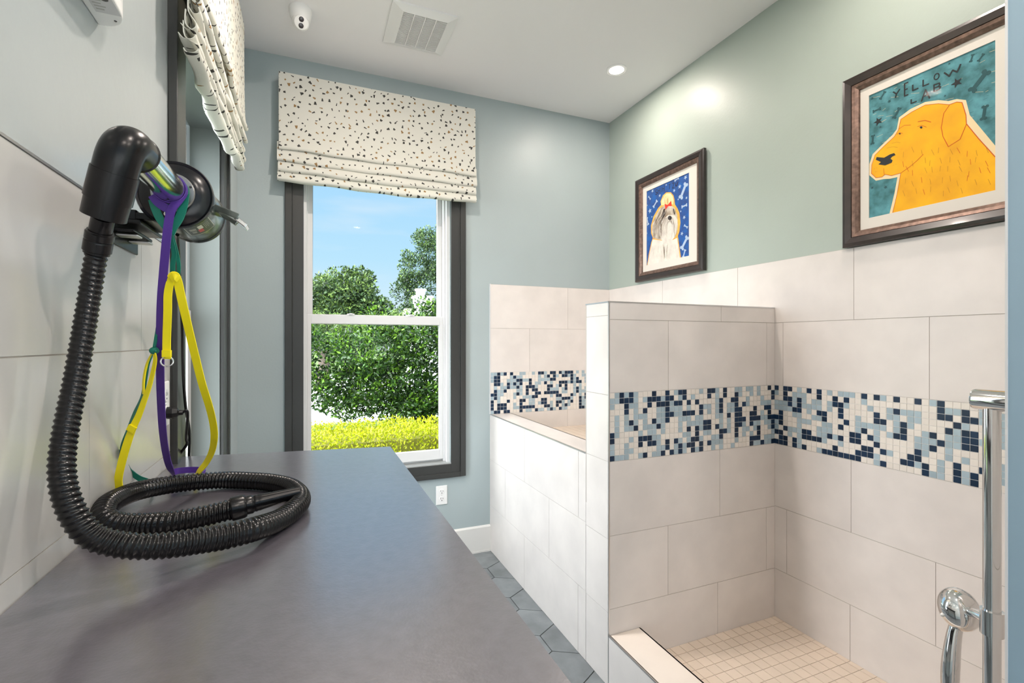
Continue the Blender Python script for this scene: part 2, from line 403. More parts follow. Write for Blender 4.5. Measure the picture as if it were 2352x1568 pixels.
# left wall tile
Zlt, G1, Zs, Zt = 1.6687, 1.3837, 1.0927, 1.0555
lrw = []
for v0, v1, f in ((.50, .79, 1.39), (.79, Zs, 1.094), (Zs, G1, 1.094), (G1, Zlt, 1.384)):
    lrw.append((v0, v1, joints(Y0, 1.639, f, .586)))
tiles('tile_cladding', wall_left, (Xl + .006, 0, 0), (0, 1, 0), (0, 0, 1), (1, 0, 0), lrw, TL)
MB().box((Xl, Y0, Zlt), (Xl + .0075, 1.639, Zlt + .004)).build('edge_trim', M_alu, wall_left)
# partition between the two bays
part = MB().box((Xw + .008, Yp0 + .008, 0), (Xr, Yp1 - .008, Zp - .006)).build('wall_partition', M_grout, kind='structure')
pr_ = []
for v0, v1, f in ((0, .315, 1.702), (.315, .613, 1.421), (.613, M0, 1.715), (M1, T2, 1.423), (T2, Zp, 1.723)):
    pr_.append((v0, v1, [u - Xw for u in joints(Xw + .005, Xr - .008, f, .588 if v0 < T2 else 1.0)]))
tiles('tile_cladding', part, (Xw, Yp0, 0), (1, 0, 0), (0, 0, 1), (0, -1, 0), pr_, TM)
mosaic('mosaic_band', part, (Xw + .005, Yp0, M0), (1, 0, 0), (0, 0, 1), (0, -1, 0), Xr - .013 - Xw, M1 - M0, seed=3)
er = [(a, b, [0, Yp1 - Yp0 - .004]) for a, b in ((0, .30), (.30, .60), (.60, M0), (M0, 1.186), (1.186, 1.511), (1.511, Zp))]
tiles('end_cladding', part, (Xw, Yp1, 0), (0, -1, 0), (0, 0, 1), (-1, 0, 0), er, TM)
br = [(v0, v1, joints(0, Xr - Xw, f)) for v0, v1, f in ((.7, 1.0, .3), (1.0, 1.3, .6), (1.3, Zp, .3))]
tiles('back_cladding', part, (Xr, Yp1, 0), (-1, 0, 0), (0, 0, 1), (0, 1, 0), br, TM)
tiles('cap_tile', part, (Xw + .004, Yp0 + .004, Zp), (1, 0, 0), (0, 1, 0), (0, 0, 1), [(0, Yp1 - Yp0 - .008, [0, .55, Xr - Xw - .012])], TM)
q = MB(); q.box((Xw - .001, Yp0 - .001, 0), (Xw + .005, Yp0 + .004, Zp)); q.box((Xw - .001, Yp0 - .0015, Zp - .004), (Xr - .008, Yp0 + .004, Zp + .001)); q.box((Xw - .001, Yp0, Zp - .004), (Xw + .004, Yp1, Zp + .001))
q.build('edge_trim', M_alu, part, label='thin aluminium edge strip')
# low wall of the tub bay
TB = 1.272
low = MB().box((Xw + .008, Yp1 - .008, 0), (TB - .008, Yb, M0 - .008)).build('wall_tub', M_grout, kind='structure')
lr = []
for v0, v1, f in ((0, .305, 2.501), (.305, .61, 2.193), (.61, M0, 2.497)):
    lr.append((v0, v1, [Yb - u for u in joints(Yp1 - .004, Yb, f, .596)][::-1]))
tiles('tile_cladding', low, (Xw, Yb, 0), (0, -1, 0), (0, 0, 1), (-1, 0, 0), [(a, b, sorted(c)) for a, b, c in lr], TM)
tiles('cap_tile', low, (Xw + .004, Yp1, M0), (1, 0, 0), (0, 1, 0), (0, 0, 1), [(0, Yb - Yp1 - .008, [0, TB - Xw - .004])], TM)
tiles('inner_cladding', low, (TB, Yp1, 0), (0, 1, 0), (0, 0, 1), (1, 0, 0), [(.7, M0, [0, .5, 1.1, Yb - Yp1 - .01])], TM)
MB().box((Xw - .001, Yp1, M0 - .004), (Xw + .004, Yb - .01, M0 + .001)).build('edge_trim', M_alu, low, label='thin aluminium edge strip')
# raised tub floor and shower pan
def pan(name, x0, y0, x1, y1, z, drop):
    q = MB(); q.box((x0, y0, 0 if z < .3 else z - .1), (x1, y1, z - .002), 1); p = .0508
    nx = int((x1 - x0) / p) + 1; ny = int((y1 - y0) / p) + 1
    for i in range(nx):
        for j in range(ny):
            a0 = x0 + i*p; b0 = y1 - (j+1)*p; a1 = min(a0 + p, x1); b1 = b0 + p; b0 = max(b0, y0)
            if a1 - a0 < .008 or b1 - b0 < .008: continue
            q.box((a0 + .0012, b0 + .0012, z - .002), (a1 - .0012, b1 - .0012, z))
    return q.build(name, [M_pan, M_grout], kind='structure')
pan('floor_tub', TB, Yp1, Xr - .008, Yb - .008, .796, 0)
CB, Zcb, Zsf = 1.276, .2095, .0843
pan('floor_shower', CB, YE, Xr - .008, Yp0, Zsf, 0)
curb = MB().box((Xw + .008, YE, 0), (CB - .008, Yp0 - .001, Zcb - .008)).build('trim_1', M_grout, kind='structure', label='tiled shower curb')
tiles('cap_tile', curb, (Xw + .004, YE, Zcb), (1, 0, 0), (0, 1, 0), (0, 0, 1), [(0, Yp0 - YE - .001, [0, CB - Xw - .004])], [mat('curb_tile', (.74, .66, .585, 1), .35, var=.04, scale=7), M_grout])
tiles('front_cladding', curb, (Xw, Yp0, 0), (0, -1, 0), (0, 0, 1), (-1, 0, 0), [(0, Zcb, [0, .6, Yp0 - YE])], TM)
tiles('inner_cladding', curb, (CB, YE, 0), (0, 1, 0), (0, 0, 1), (1, 0, 0), [(Zsf, Zcb, [0, .6, Yp0 - YE])], TM)
MB().box((Xw - .001, YE, Zcb - .004), (Xw + .004, Yp0, Zcb + .001)).build('edge_trim', M_alu, curb, label='thin aluminium edge strip')
# near wall whose blue end shows at the edge of the photo
near = MB().box((Xw, .30, 0), (Xr, YE - .003, Zc)).build('wall_near', M_blue, kind='structure')
MB().box((Xw - .0015, YE - .0035, 0), (Xw + .004, YE, Zc)).build('edge_trim', M_sash, near, label='white corner bead')
nr = [(v0, v1, joints(0, Xr - Xw - .022, f)) for v0, v1, f in ((Zsf, .615, .3), (.615, M0, .6), (M0, 1.3, .3), (1.3, T3, .6))]
tiles('tile_cladding', near, (Xr - .008, YE + .005, 0), (-1, 0, 0), (0, 0, 1), (0, 1, 0), nr, TM)
# baseboard
q = MB(); q.box((Xl, Yb - .013, .0), (Xw, Yb, .165)); q.box((Xl, Yb - .016, .0), (Xw, Yb, .012)); q.prism([(Xl, Yb, .165), (Xl, Yb - .013, .165), (Xl, Yb - .004, .175), (Xl, Yb, .175)], (Xw - Xl, 0, 0))
q.build('baseboard_back', M_base, kind='structure')

# ------------------------------------------------------------------ windows
def win_boxes(axmap):
    return axmap
# back window (plane y = Yb)
q = MB(); p = .018
x0, x1, z0, z1 = BW['x0'], BW['x1'], BW['z0'], BW['z1']; cw = .097
def casing(q, bx, a0, a1, z0, z1, cw):
    """four casing boards, each with a raised outer bead; bx(s0, s1, z0, z1, depth, mi)"""
    for s0, s1, t0, t1, out in ((a0 - cw, a0, z0 - .085, z1 + cw, 'l'), (a1, a1 + cw, z0 - .085, z1 + cw, 'r'), (a0, a1, z0 - .085, z0, 'b'), (a0, a1, z1, z1 + cw, 't')):
        bx(s0, s1, t0, t1, .016)
        if out == 'l': bx(s0, s0 + .036, t0, t1, .024); bx(s0 + .038, s0 + .043, t0, t1, .020)
        if out == 'r': bx(s1 - .036, s1, t0, t1, .024); bx(s1 - .043, s1 - .038, t0, t1, .020)
        if out == 'b': bx(a0 - cw + .036, a1 + cw - .036, t0, t0 + .03, .024)
        if out == 't': bx(a0 - cw + .036, a1 + cw - .036, t1 - .036, t1, .024)
casing(q, lambda s0, s1, t0, t1, d: q.box((s0, Yb - d, t0), (s1, Yb, t1)), x0, x1, z0, z1, cw)
win1 = q.build('window_1', M_trimdark, kind='structure', bevel=.002)
q = MB(); q.box((x0, Yb - .012, z0 - .006), (x1, Yb + .13, z0 + .006)); q.build('window_sill', mat('sill_metal_grey', (.34, .35, .34, 1), .3, .2), win1)
fy0, fy1 = Yb + .02, Yb + .13
q = MB(); q.box((x0, fy0, z0), (x0 + .018, fy1, z1)); q.box((x1 - .022, fy0, z0), (x1, fy1, z1)); q.box((x0, fy0, z1 - .03), (x1, fy1, z1)); q.box((x0, fy0 + .06, z0), (x1, fy1, z0 + .02))
q.box((x1 - .034, fy0 + .035, z0), (x1 - .022, fy1, z1)); q.box((x0 + .018, fy0 + .055, z0), (x0 + .024, fy1, z1))
q.build('window_frame', M_sash, win1, bevel=.002)
def sash(parent, a0, a1, c0, c1, y0, y1, sw, top, bot, mk):
    q = MB(); mk(q, a0, a0 + sw, c0, c1, y0, y1); mk(q, a1 - sw, a1, c0, c1, y0, y1); mk(q, a0 + sw, a1 - sw, c0, c0 + bot, y0, y1); mk(q, a0 + sw, a1 - sw, c1 - top, c1, y0, y1)
    so_ = q.build('window_sash', M_sash, parent, bevel=.0025)
    q = MB(); ym = (y0 + y1) / 2; mk(q, a0 + sw - .004, a1 - sw + .004, c0 + bot - .004, c1 - top + .004, ym - .002, ym + .002); q.build('window_pane', M_glass, so_)
    return so_
mkb = lambda q, a0, a1, c0, c1, y0, y1: q.box((a0, y0, c0), (a1, y1, c1))
zm = 1.512
s1 = sash(win1, x0 + .018, x1 - .034, z0 + .02, zm + .055, Yb + .060, Yb + .090, .024, .055, .062, mkb)
s2 = sash(win1, x0 + .020, x1 - .034, zm, z1 - .03, Yb + .094, Yb + .122, .030, .05, .05, mkb)
q = MB()
for xx in (.21, .58): q.box((xx, Yb + .058, zm + .050), (xx + .045, Yb + .085, zm + .064)); q.box((xx + .012, Yb + .050, zm + .056), (xx + .032, Yb + .07, zm + .066))
q.build('sash_latch', M_sash, s1, bevel=.003)
# left window (plane x = Xl)
y0, y1, z0, z1 = LW['y0'], LW['y1'], LW['z0'], LW['z1']
q = MB(); casing(q, lambda s0, s1, t0, t1, d: q.box((Xl, s0, t0), (Xl + d, s1, t1)), y0, y1, z0, z1, .139)
win2 = q.build('window_2', M_trimdark, kind='structure', bevel=.002)
q = MB(); q.box((Xl - .113, y0, z0), (Xl, y0 + .006, z1)); q.box((Xl - .113, y1 - .006, z0), (Xl, y1, z1)); q.box((Xl - .113, y0, z1 - .006), (Xl, y1, z1)); q.box((Xl - .113, y0, z0), (Xl, y1, z0 + .006))
q.build('window_jamb', M_jamb, win2)
mkl = lambda q, a0, a1, c0, c1, d0, d1: q.box((Xl - d0, a0, c0), (Xl - d1, a1, c1))
s3 = sash(win2, y0 + .006, y1 - .006, z0 + .006, 1.54, .108, .132, .06, .05, .06, mkl)
s4 = sash(win2, y0 + .006, y1 - .006, 1.50, z1 - .006, .124, .148, .055, .05, .05, mkl)

# ------------------------------------------------------------------ outlets, vent, lamps, camera, ceiling things
def outlet(t, sx=.075, sz=.122, recept=True):
    q = MB(); q.box((-sx/2, -.006, -sz/2), (sx/2, 0, sz/2)); q.build('cover_plate', M_whitep, t, bevel=.003)
    for k, zc in enumerate((-.024, .024)):
        q = MB(); q.lathe((0, -.005, zc), (0, -1, 0), [(0, .0175), (.003, .0175), (.0035, .016)], 24)
        ro = q.build('receptacle', M_whitep, t)
        q = MB(); q.box((-.008, -.0090, zc - .001), (-.0055, -.0084, zc + .009)); q.box((.0055, -.0090, zc - .001), (.008, -.0084, zc + .007)); q.lathe((0, -.0084, zc - .009), (0, -1, 0), [(0, .003), (.0006, .003)], 10)
        q.build('slot', M_dot, ro)
    q = MB(); q.lathe((0, -.0058, 0), (0, -1, 0), [(0, .003), (.0012, .0025)], 12); q.build('screw', M_alu, t)
outlet(thing('wall_outlet', 'white duplex wall outlet on the painted wall below the garden window', 'outlet', (.7865, Yb, .411)))
outlet(thing('wall_outlet', 'wall outlet with a black plug on the grey tiled wall behind the leashes', 'outlet', (Xl + .006, 1.568, 1.235), pi / 2))

t = thing('ceiling_vent', 'square white exhaust vent with slatted grille on the ceiling', 'vent', (0, 0, 0))
vx0, vx1, vy0, vy1 = .366, .692, 2.352, 2.703
gx0, gx1, gy0, gy1 = .424, .644, 2.392, 2.660
q = MB()
def ringbox(q, X0, X1, Yo0, Yo1, a0, a1, b0, b1, z0, z1):
    q.box((X0, Yo0, z0), (a0, Yo1, z1)); q.box((a1, Yo0, z0), (X1, Yo1, z1)); q.box((a0, Yo0, z0), (a1, b0, z1)); q.box((a0, b1, z0), (a1, Yo1, z1))
# sloped frame
zo, zi = Zc - .008, Zc - .022
P = [(vx0, vy0), (vx1, vy0), (vx1, vy1), (vx0, vy1)]; Q = [(gx0, gy0), (gx1, gy0), (gx1, gy1), (gx0, gy1)]
vs = [(x, y, Zc) for x, y in P] + [(x, y, zo) for x, y in P] + [(x, y, zi) for x, y in Q] + [(x, y, Zc) for x, y in Q]
fs = []
for i in range(4):
    k = (i + 1) % 4
    fs += [(i, k, 4 + k, 4 + i), (4 + i, 4 + k, 8 + k, 8 + i), (8 + i, 8 + k, 12 + k, 12 + i), (12 + i, 12 + k, k, i)]
q.add(vs, fs); q.build('frame', M_whitep, t)
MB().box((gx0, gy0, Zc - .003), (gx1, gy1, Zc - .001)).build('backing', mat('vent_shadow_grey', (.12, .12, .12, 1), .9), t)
q = MB()
for k in range(34):
    yy = gy0 + (gy1 - gy0) * (k + .5) / 34
    q.hexa([(gx0, yy - .0022, Zc - .019), (gx1, yy - .0022, Zc - .019), (gx1, yy + .0012, Zc - .019), (gx0, yy + .0012, Zc - .019), (gx0, yy - .0002, Zc - .006), (gx1, yy - .0002, Zc - .006), (gx1, yy + .003, Zc - .006), (gx0, yy + .003, Zc - .006)])
q.build('slat_grille', M_whitep, t)
for k in range(1, 4):
    xx = gx0 + (gx1 - gx0) * k / 4; MB().box((xx - .002, gy0, Zc - .0215), (xx + .002, gy1, Zc - .005)).build('divider_bar', M_whitep, t)

def downlight(x, y, label, k=1.0, first=[None]):
    if first[0] is None:
        t = thing('recessed_downlight', label, 'ceiling light', (x, y, Zc))
        q = MB(); q.lathe((0, 0, 0), (0, 0, -1), [(0, .062), (.004, .062), (.007, .055), (.005, .045), (0, .043)], 40, caps=False); q.build('trim_ring', M_whitep, t, smooth=30)
        q = MB(); q.lathe((0, 0, -.001), (0, 0, -1), [(0, .046), (.0025, .044), (.0035, .02)], 40); q.build('lens', M_lens, t, label='glowing warm white lens')
        first[0] = t
    else:
        t = first[0].copy(); C.objects.link(t); t.location = (x, y, Zc); t['label'] = label
        for ch in first[0].children:
            c = ch.copy(); C.objects.link(c); c.parent = t
    l = bpy.data.lights.new('lamp', 'AREA'); l.shape = 'DISK'; l.size = .088; l.energy = LAMP_W * k; l.color = LAMP_COL
    lo = bpy.data.objects.new('lamp', l); C.objects.link(lo); lo.location = (x, y, Zc - .0065)
downlight(1.705, 2.447, 'glowing recessed downlight in the ceiling near the corner of the tub bay', .50)
downlight(1.66, 1.06, 'recessed downlight over the shower stall and yellow dog picture', .42)
downlight(.34, 1.86, 'recessed downlight over the middle of the room by the grooming table', 1.35)
downlight(.66, .30, 'added recessed downlight above the free end of the grooming table', 1.0)  # unseen lamp, added to brighten the near half of the room
downlight(.62, -.9, 'added recessed downlight near the rear end of the left side of the room')  # extra lamp behind the viewer, added for overall brightness
downlight(1.5, -.7, 'added recessed downlight at the rear behind the blue wall')  # another unseen lamp put in to raise the light level

t = thing('security_camera', 'white turret security camera with two dark lenses on the ceiling', 'security camera', (-.043, 2.60, Zc))
q = MB(); q.lathe((0, 0, 0), (0, 0, -1), [(0, .052), (.012, .053), (.03, .050), (.05, .046), (.058, .042)], 36); q.build('base', M_whitep, t, smooth=40)
q = MB(); q.ellipsoid((0, -.004, -.068), (.040, .040, .040)); eye = q.build('eyeball', M_whitep, t, smooth=60)
dv = V((.10, -.85, -.52)).normalized(); ce = V((0, -.004, -.068))
q = MB(); q.lathe(ce, dv, [(.030, .031), (.039, .031), (.041, .028)], 30); q.build('face_plate', M_whitep, eye, smooth=40)
for k in (-1, 1):
    sd_ = dv.orthogonal(); up = (V((0, 0, 1)) - dv * dv.z).normalized()
    q = MB(); q.lathe(ce + up * .0135 * k, dv, [(.040, .0115), (.0425, .0115), (.0435, .008)], 24); q.build('lens', M_dot, eye, smooth=40)

t = thing('emergency_light', 'white emergency light unit high on the left wall, seen from below', 'emergency light', (Xl, 1.0, 2.006))
pts = [(0, -.17), (0, .153)] + [(.052 * sin(a) ** .8, .153 - .06 * (1 - cos(a)) ** 1.0) for a in [pi/2 * k / 8 for k in range(1, 9)]] + [(.054, .02), (.054, -.04)] + [(.052 * cos(a) ** .8, -.11 - .06 * sin(a)) for a in [pi/2 * k / 8 for k in range(0, 8)]]
q = MB(); q.prism([(x, y, 0) for x, y in pts][::-1], (0, 0, .12)); q.build('housing', M_whitep, t, bevel=.003)
q = MB(); q.box((.012, -.05, -.0008), (.05, .105, 0)); lb = q.build('rating_label', mat('label_silver', (.60, .60, .60, 1), .5), t)
q = MB()
for k in range(9): q.box((.016, .02 + k*.009, -.0012), (.016 + random.uniform(.012, .022), .023 + k*.009, -.0008))
q.build('print', M_labelgrey, lb)
q = MB(); q.lathe((.038, .06, -.0004), (0, 0, -1), [(0, .006), (.001, .006)], 20); q.build('test_button', M_dot, t)
q = MB(); q.lathe((.035, .125, -.0002), (0, 0, -1), [(0, .0025), (.001, .002)], 12); q.build('indicator', M_dot, t)
q = MB(); q.ellipsoid((.060, .085, .075), (.026, .05, .035)); q.build('lamp_head', M_whitep, t, smooth=60)

# ------------------------------------------------------------------ roman shades
def roman_shade(name, label, width, ztop, zbot, loc, rz, dep, folds, seed, wav=1.0):
    t = thing(name, label, 'window shade', loc, rz)
    rnd = random.Random(seed); w = width / 2
    def layer(nm, prof, jit, sag, thick=.003, flare=0):
        prof = spline(prof, 4)
        # prof: (depth, z); extruded along x with slight waviness
        nx = 28; q = MB(); N = len(prof); ph = rnd.uniform(0, 6)
        for side in (0, 1):
            for i in range(nx + 1):
                s = -1 + 2 * i / nx; x = s * (w + jit)
                for k, (d, z) in enumerate(prof):
                    kk = k / (N - 1)
                    zz = z - sag * (1 - s*s) * kk * .6 + .004 * wav * sin(5*s + ph) * kk + .003 * wav * sin(13*s + 2*ph) * kk
                    dd = d + .004 * wav * sin(4*s + ph*1.7) * kk + .0035 * (wav - 1) * sin(19*s + ph) * kk + flare * abs(s)**6 * kk
                    q.v.append((x, -(dd - (thick if side else 0)), zz))
        M = (nx + 1) * N
        for side in (0, 1):
            for i in range(nx):
                for k in range(N - 1):
                    a = side*M + i*N + k; f = (a, a+N, a+N+1, a+1); q.f.append(f if side else f[::-1]); q.m.append(0)
        for i in range(nx):
            for k in (0, N-1):
                a = i*N + k; q.f.append((a, a+N, a+N+M, a+M)); q.m.append(0)
        for i in (0, nx):
            for k in range(N - 1):
                a = i*N + k; q.f.append((a, a+1, a+1+M, a+M)); q.m.append(0)
        return q.build(nm, M_fab, t, smooth=70)
    fz = folds
    # front panel with the first fold at its foot
    zf = fz[0]
    layer('front_panel', [(dep, ztop), (dep, (ztop+zf)/2), (dep + .003, zf + .06), (dep + .014, zf + .018), (dep + .012, zf + .003), (dep + .004, zf), (dep - .004, zf + .008)], 0, .004)
    for k in range(1, len(fz)):
        zf = fz[k]; zp = fz[k-1]; b = dep - .006 * k
        layer('fold', [(b, zp + .05), (b + .002, zp + .01), (b + .010 + .004*k, zf + .02), (b + .010 + .003*k, zf + .004), (b + .002, zf), (b - .008, zf + .012)], .004 + rnd.uniform(0, .006), .006 + .004*k)
    for sx in (-1, 1):
        q = MB(); q.box((sx*w - .0015, -dep + .002, ztop - .35), (sx*w + .0015, 0, ztop - .002)); q.build('side_return', M_fab, t)
    q = MB(); q.box((-w + .004, -dep + .006, ztop - .045), (w - .004, 0, ztop - .004)); q.build('headrail', M_whitep, t)
    return t
roman_shade('roman_shade', 'cream roman shade with dark and tan chip print over the garden window', 1.143, 2.902, 2.300, (.413, Yb, 0), 0, .098, [2.470, 2.405, 2.352, 2.300], 2)
roman_shade('roman_shade', 'cream chip print roman shade bunched over the side window beside the wall dryer', 1.04, 2.902, 2.210, (Xl + .026, 2.09, 0), pi / 2, .058, [2.405, 2.345, 2.300, 2.262, 2.232, 2.205], 4, 2.1)

# ------------------------------------------------------------------ grooming table
t = thing('grooming_table', 'grooming table with a charcoal laminate top along the left wall', 'table')
top = [(Xl + .008, .30), (.2464, .30), (.2466, 1.640), (-.363, 1.740), (Xl + .008, 1.742)]
q = MB(); q.prism([(x, y, Zt - .004) for x, y in top], (0, 0, .004)); q.build('table_top', M_laminate, t)
q = MB(); q.prism([(x, y, Zt - .032) for x, y in top], (0, 0, .0279)); q.build('edge_band', M_edge, t, label='thin dark laminate edge')
q = MB(); q.box((Xl + .02, .36, Zt - .10), (.19, 1.60, Zt - .032)); q.build('apron', M_edge, t)
for lx, ly in ((-.33, .38), (.16, .38), (-.33, 1.55), (.16, 1.55)):
    MB().box((lx - .025, ly - .025, 0), (lx + .025, ly + .025, Zt - .10)).build('leg', M_edge, t)

# ------------------------------------------------------------------ wall dryer
DX, DZ = -.250, 1.700
t = thing('pet_dryer', 'black wall mounted pet dryer with ribbed hose lying coiled on the table', 'pet dryer', (0, 0, 0))
o = V((DX, 1.15, DZ)); ax = V((0, 1, 0))
q = MB(); q.lathe(o, ax, [(.012, .056), (.02, .0615), (.180, .0615), (.190, .058)], 48); body = q.build('motor_housing', M_gunmetal, t, smooth=35, label='dark metal cylinder housing')
q = MB(); q.lathe(o, ax, [(-.006, .020), (-.006, .036), (-.004, .046), (.002, .056), (.006, .0615), (.004, .0655), (.010, .0675), (.018, .0670), (.022, .062)], 48); cap = q.build('front_cap', M_blackg, t, smooth=35, label='glossy black round end cap')
q = MB(); q.lathe(o, ax, [(.178, .0620), (.184, .0640), (.194, .063), (.202, .050), (.204, .02)], 48); q.build('rear_cap', M_blackg, t, smooth=35)
q = MB(); q.lathe(o, ax, [(-.005, .0375), (-.009, .0375), (-.011, .0355), (-.011, .027)], 40, caps=False); fl = q.build('flange', mat('dull_steel_flange', (.34, .34, .34, 1), .38, 1), cap, smooth=30, label='silver flange ring')
for a in (.4, 2.5, 4.6):
    q = MB(); q.lathe(o + V((cos(a)*.0325, -.011, sin(a)*.0325)), (0, -1, 0), [(0, .0026), (.0016, .002)], 10); q.build('screw', M_dot, fl)
q = MB(); q.lathe(o + V((-.010, -.004, -.044)), (0, -1, 0), [(0, .006), (.004, .0055), (.006, .003)], 14); q.build('screw', M_chrome, cap, smooth=40)
q = MB(); q.lathe(V((DX, .895, DZ)), ax, [(0, .0262), (.25, .0262)], 40); q.build('outlet_pipe', M_pipe, t, smooth=40, label='polished steel pipe')
# elbow
E0 = V((DX, .930, DZ)); Ec = V((DX, .868, DZ)); Dn = V((-.034, .036, -.104)).normalized()
pts = [E0, V((DX, .915, DZ))]; r_b = .040
A = Ec + V((0, r_b, 0)); B = Ec + Dn * r_b
for k in range(13):
    u = k / 12; pts.append(A * (1-u)**2 + Ec * 2*u*(1-u) + B * u*u)
pts.append(Ec + Dn * .055)
q = MB(); q.tube(pts, .0282, 36); elb = q.build('elbow', M_black, t, smooth=40, label='black plastic elbow')
q = MB(); q.lathe(Ec, Dn, [(.050, .0298), (.094, .0300)], 36); q.build('elbow_sleeve', M_black, elb, smooth=40)
q = MB(); q.lathe(Ec, Dn, [(.094, .0284), (.120, .0280), (.121, .012)], 36); q.build('elbow_ring', M_black, elb, smooth=40)
q = MB(); q.lathe(V((DX, .927, DZ)), (0, 1, 0), [(0, .0280), (.004, .0300), (.008, .0285), (.004, .0262)], 36, caps=False); q.build('elbow_lip', M_black, elb, smooth=50)
# hose: (u, v, distance, radius)
hp = [(238,498,.724,.0135),(232,524,.732,.0138),(222,580,.742,.0145),(212,640,.746,.0148),(199,720,.742,.0150),(186,800,.732,.0152),(172,880,.720,.0154),(158,950,.706,.0157),(146,1020,.692,.0160),(142,1075,.682,.0163),(149,1130,.676,.0168),(171,1185,.676,.0174),(208,1228,.682,.0180),(259,1247,.693,.0184),(323,1254,.706,.0190),(388,1251,.728,.0196),(453,1242,.757,.0202),(517,1232,.788,.0205),(582,1215,.822,.0206)]
path = [tuple(at(u, v, d)) + (r,) for u, v, d, r in hp]
zr = Zt + .0205
for u, v, dz in ((640,1194,0),(677,1168,0),(690,1150,0),(686,1133,0),(664,1117,0),(625,1108,0),(582,1104,0),(518,1102,0),(453,1106,.002),(388,1113,.006),(324,1125,.012),(282,1139,.018),(250,1157,.025),(238,1178,.020),(247,1194,.012),(275,1203,.005),(324,1204,0),(388,1199,0),(453,1188,0)):
    path.append(tuple(on(u, v, 'Z', zr + dz)) + (.0200,))
for u, v, dz in ((505,1176,.002), (540,1167,.006)):
    p_ = on(u, v, 'Z', zr + dz); path.append(tuple(p_) + (.0200,))
dense = spline(path, 24)
# resample by arc length
acc = [0]
for a, b in zip(dense[:-1], dense[1:]): acc.append(acc[-1] + sqrt(sum((a[i]-b[i])**2 for i in range(3))))
Ltot = acc[-1]; PITCH = .0088; STEP = PITCH / 6
hs = []; j = 0; nstep = int(Ltot / STEP)
for i in range(nstep + 1):
    s = i * STEP
    while j < len(acc) - 2 and acc[j+1] < s: j += 1
    u = (s - acc[j]) / max(1e-9, acc[j+1] - acc[j]); hs.append(tuple(dense[j][d] + (dense[j+1][d] - dense[j][d]) * u for d in range(4)))
i0 = int(.052 / STEP)
HP = hs[i0:]
def hrad(i, th):
    ph = (i * STEP / PITCH + th / (2*pi)) % 1.0
    w_ = abs(ph - .5) * 2            # 1 in the valley, 0 on the ridge
    return HP[i][3] * (1.0 - .13 * min(1, max(0, (w_ - .30) / .35)))
q = MB(); q.tube([p[:3] for p in HP], hrad, 22); hose = q.build('hose', M_hose, t, smooth=75, label='black ribbed flexible hose')
ad = [V(p[:3]) for p in hs[:i0 + 8]]
q = MB(); q.tube(ad[:int(.034/STEP)], [.0145] * int(.034/STEP), 24); q.build('hose_adapter', M_black, hose, smooth=40)
cu = ad[int(.026/STEP):]
q = MB(); n_ = len(cu); q.tube(cu, [(.0165 if k in (0, 1) else .0182 if k < n_*.35 else .0172 if k < n_*.42 else .0182 if k < n_*.88 else .0165) for k in range(n_)], 24); q.build('hose_cuff', M_black, hose, smooth=40)
pe = V(HP[-1][:3]); de = (V(on(663, 1136, 'Z', zr + .016)) - pe).normalized()
q = MB(); q.lathe(pe - de * .006, de, [(0, .0205), (.002, .0225), (.022, .0225), (.026, .0205), (.027, .0175)], 28); q.build('end_cuff', M_black, hose, smooth=40)
q = MB(); q.lathe(pe, de, [(.018, .0175), (.030, .0180), (.034, .0155), (.037, .0165), (.040, .0155), (.043, .0160), (.050, .0150), (.118, .0108), (.119, .0085), (.10, .008)], 28); q.build('nozzle', M_black, hose, smooth=40, label='tapered black nozzle')
# handle, bracket, label
A1, A2, A3 = on(489, 474, 'Y', 1.215), on(548, 498, 'Y', 1.205), on(570, 523, 'Y', 1.20)
B1, B2, B3 = on(503, 488, 'Y', 1.255), on(544, 514, 'Y', 1.245), on(566, 523, 'Y', 1.235)
def bar(q, a, b, w, h):
    d = (b - a).normalized(); n = d.cross(V((0, 1, 0))).normalized(); m = V((0, 1, 0))
    q.hexa([p + m*sx*w/2 + n*sy*h/2 for p in (a, b) for sx, sy in ((-1, -1), (1, -1), (1, 1), (-1, 1))])
q = MB(); bar(q, A1, A2, .010, .013); bar(q, B1, B2, .010, .010); bar(q, A1 * .5 + B1 * .5 - V((.008, 0, 0)), A1 * .5 + B1 * .5 + V((.012, 0, -.006)), .045, .014)
hd_ = q.build('handle', M_gunmetal, body, bevel=.002, label='dark metal folding handle')
q = MB(); A4 = (A2 + B2) / 2; A5 = (A3 + B3) / 2; bar(q, A4 - (A5 - A4) * .15, A5, .042, .009); q.build('handle_grip', M_chrome, hd_, bevel=.0015, label='bright chrome end of the handle')
q = MB(); q.box((Xl + .006, 1.17, DZ - .10), (Xl + .011, 1.345, DZ - .03)); q.box((Xl + .006, 1.18, DZ - .060), (-.312, 1.335, DZ - .052)); q.box((Xl + .006, 1.19, DZ - .052), (-.322, 1.325, DZ - .030)); q.box((Xl + .006, 1.19, DZ - .075), (-.325, 1.31, DZ - .068)); q.box((-.325, 1.19, DZ - .05), (DX - .03, 1.32, DZ - .035))
br_ = q.build('wall_bracket', M_black, t, bevel=.003)
for yy in (1.20, 1.275): MB().box((Xl + .011, yy, DZ - .082), (-.322, yy + .03, DZ - .077)).build('bracket_foot', M_alu, br_, bevel=.003)
def onbody(a, y, r=.0619): return V((DX + r*sin(a), y, DZ - r*cos(a)))
def patch(nm, a0, a1, ya, yb, m, r, parent, n=10):
    q = MB()
    for i in range(n):
        b0 = a0 + (a1-a0)*i/n; b1 = a0 + (a1-a0)*(i+1)/n
        q.add([onbody(b0, ya, r), onbody(b1, ya, r), onbody(b1, yb, r), onbody(b0, yb, r)], [(0, 1, 2, 3)])
    return q.build(nm, m, parent, recalc=False)
lab = patch('rating_label', .12, 1.00, 1.185, 1.262, M_cream, .0617, body)
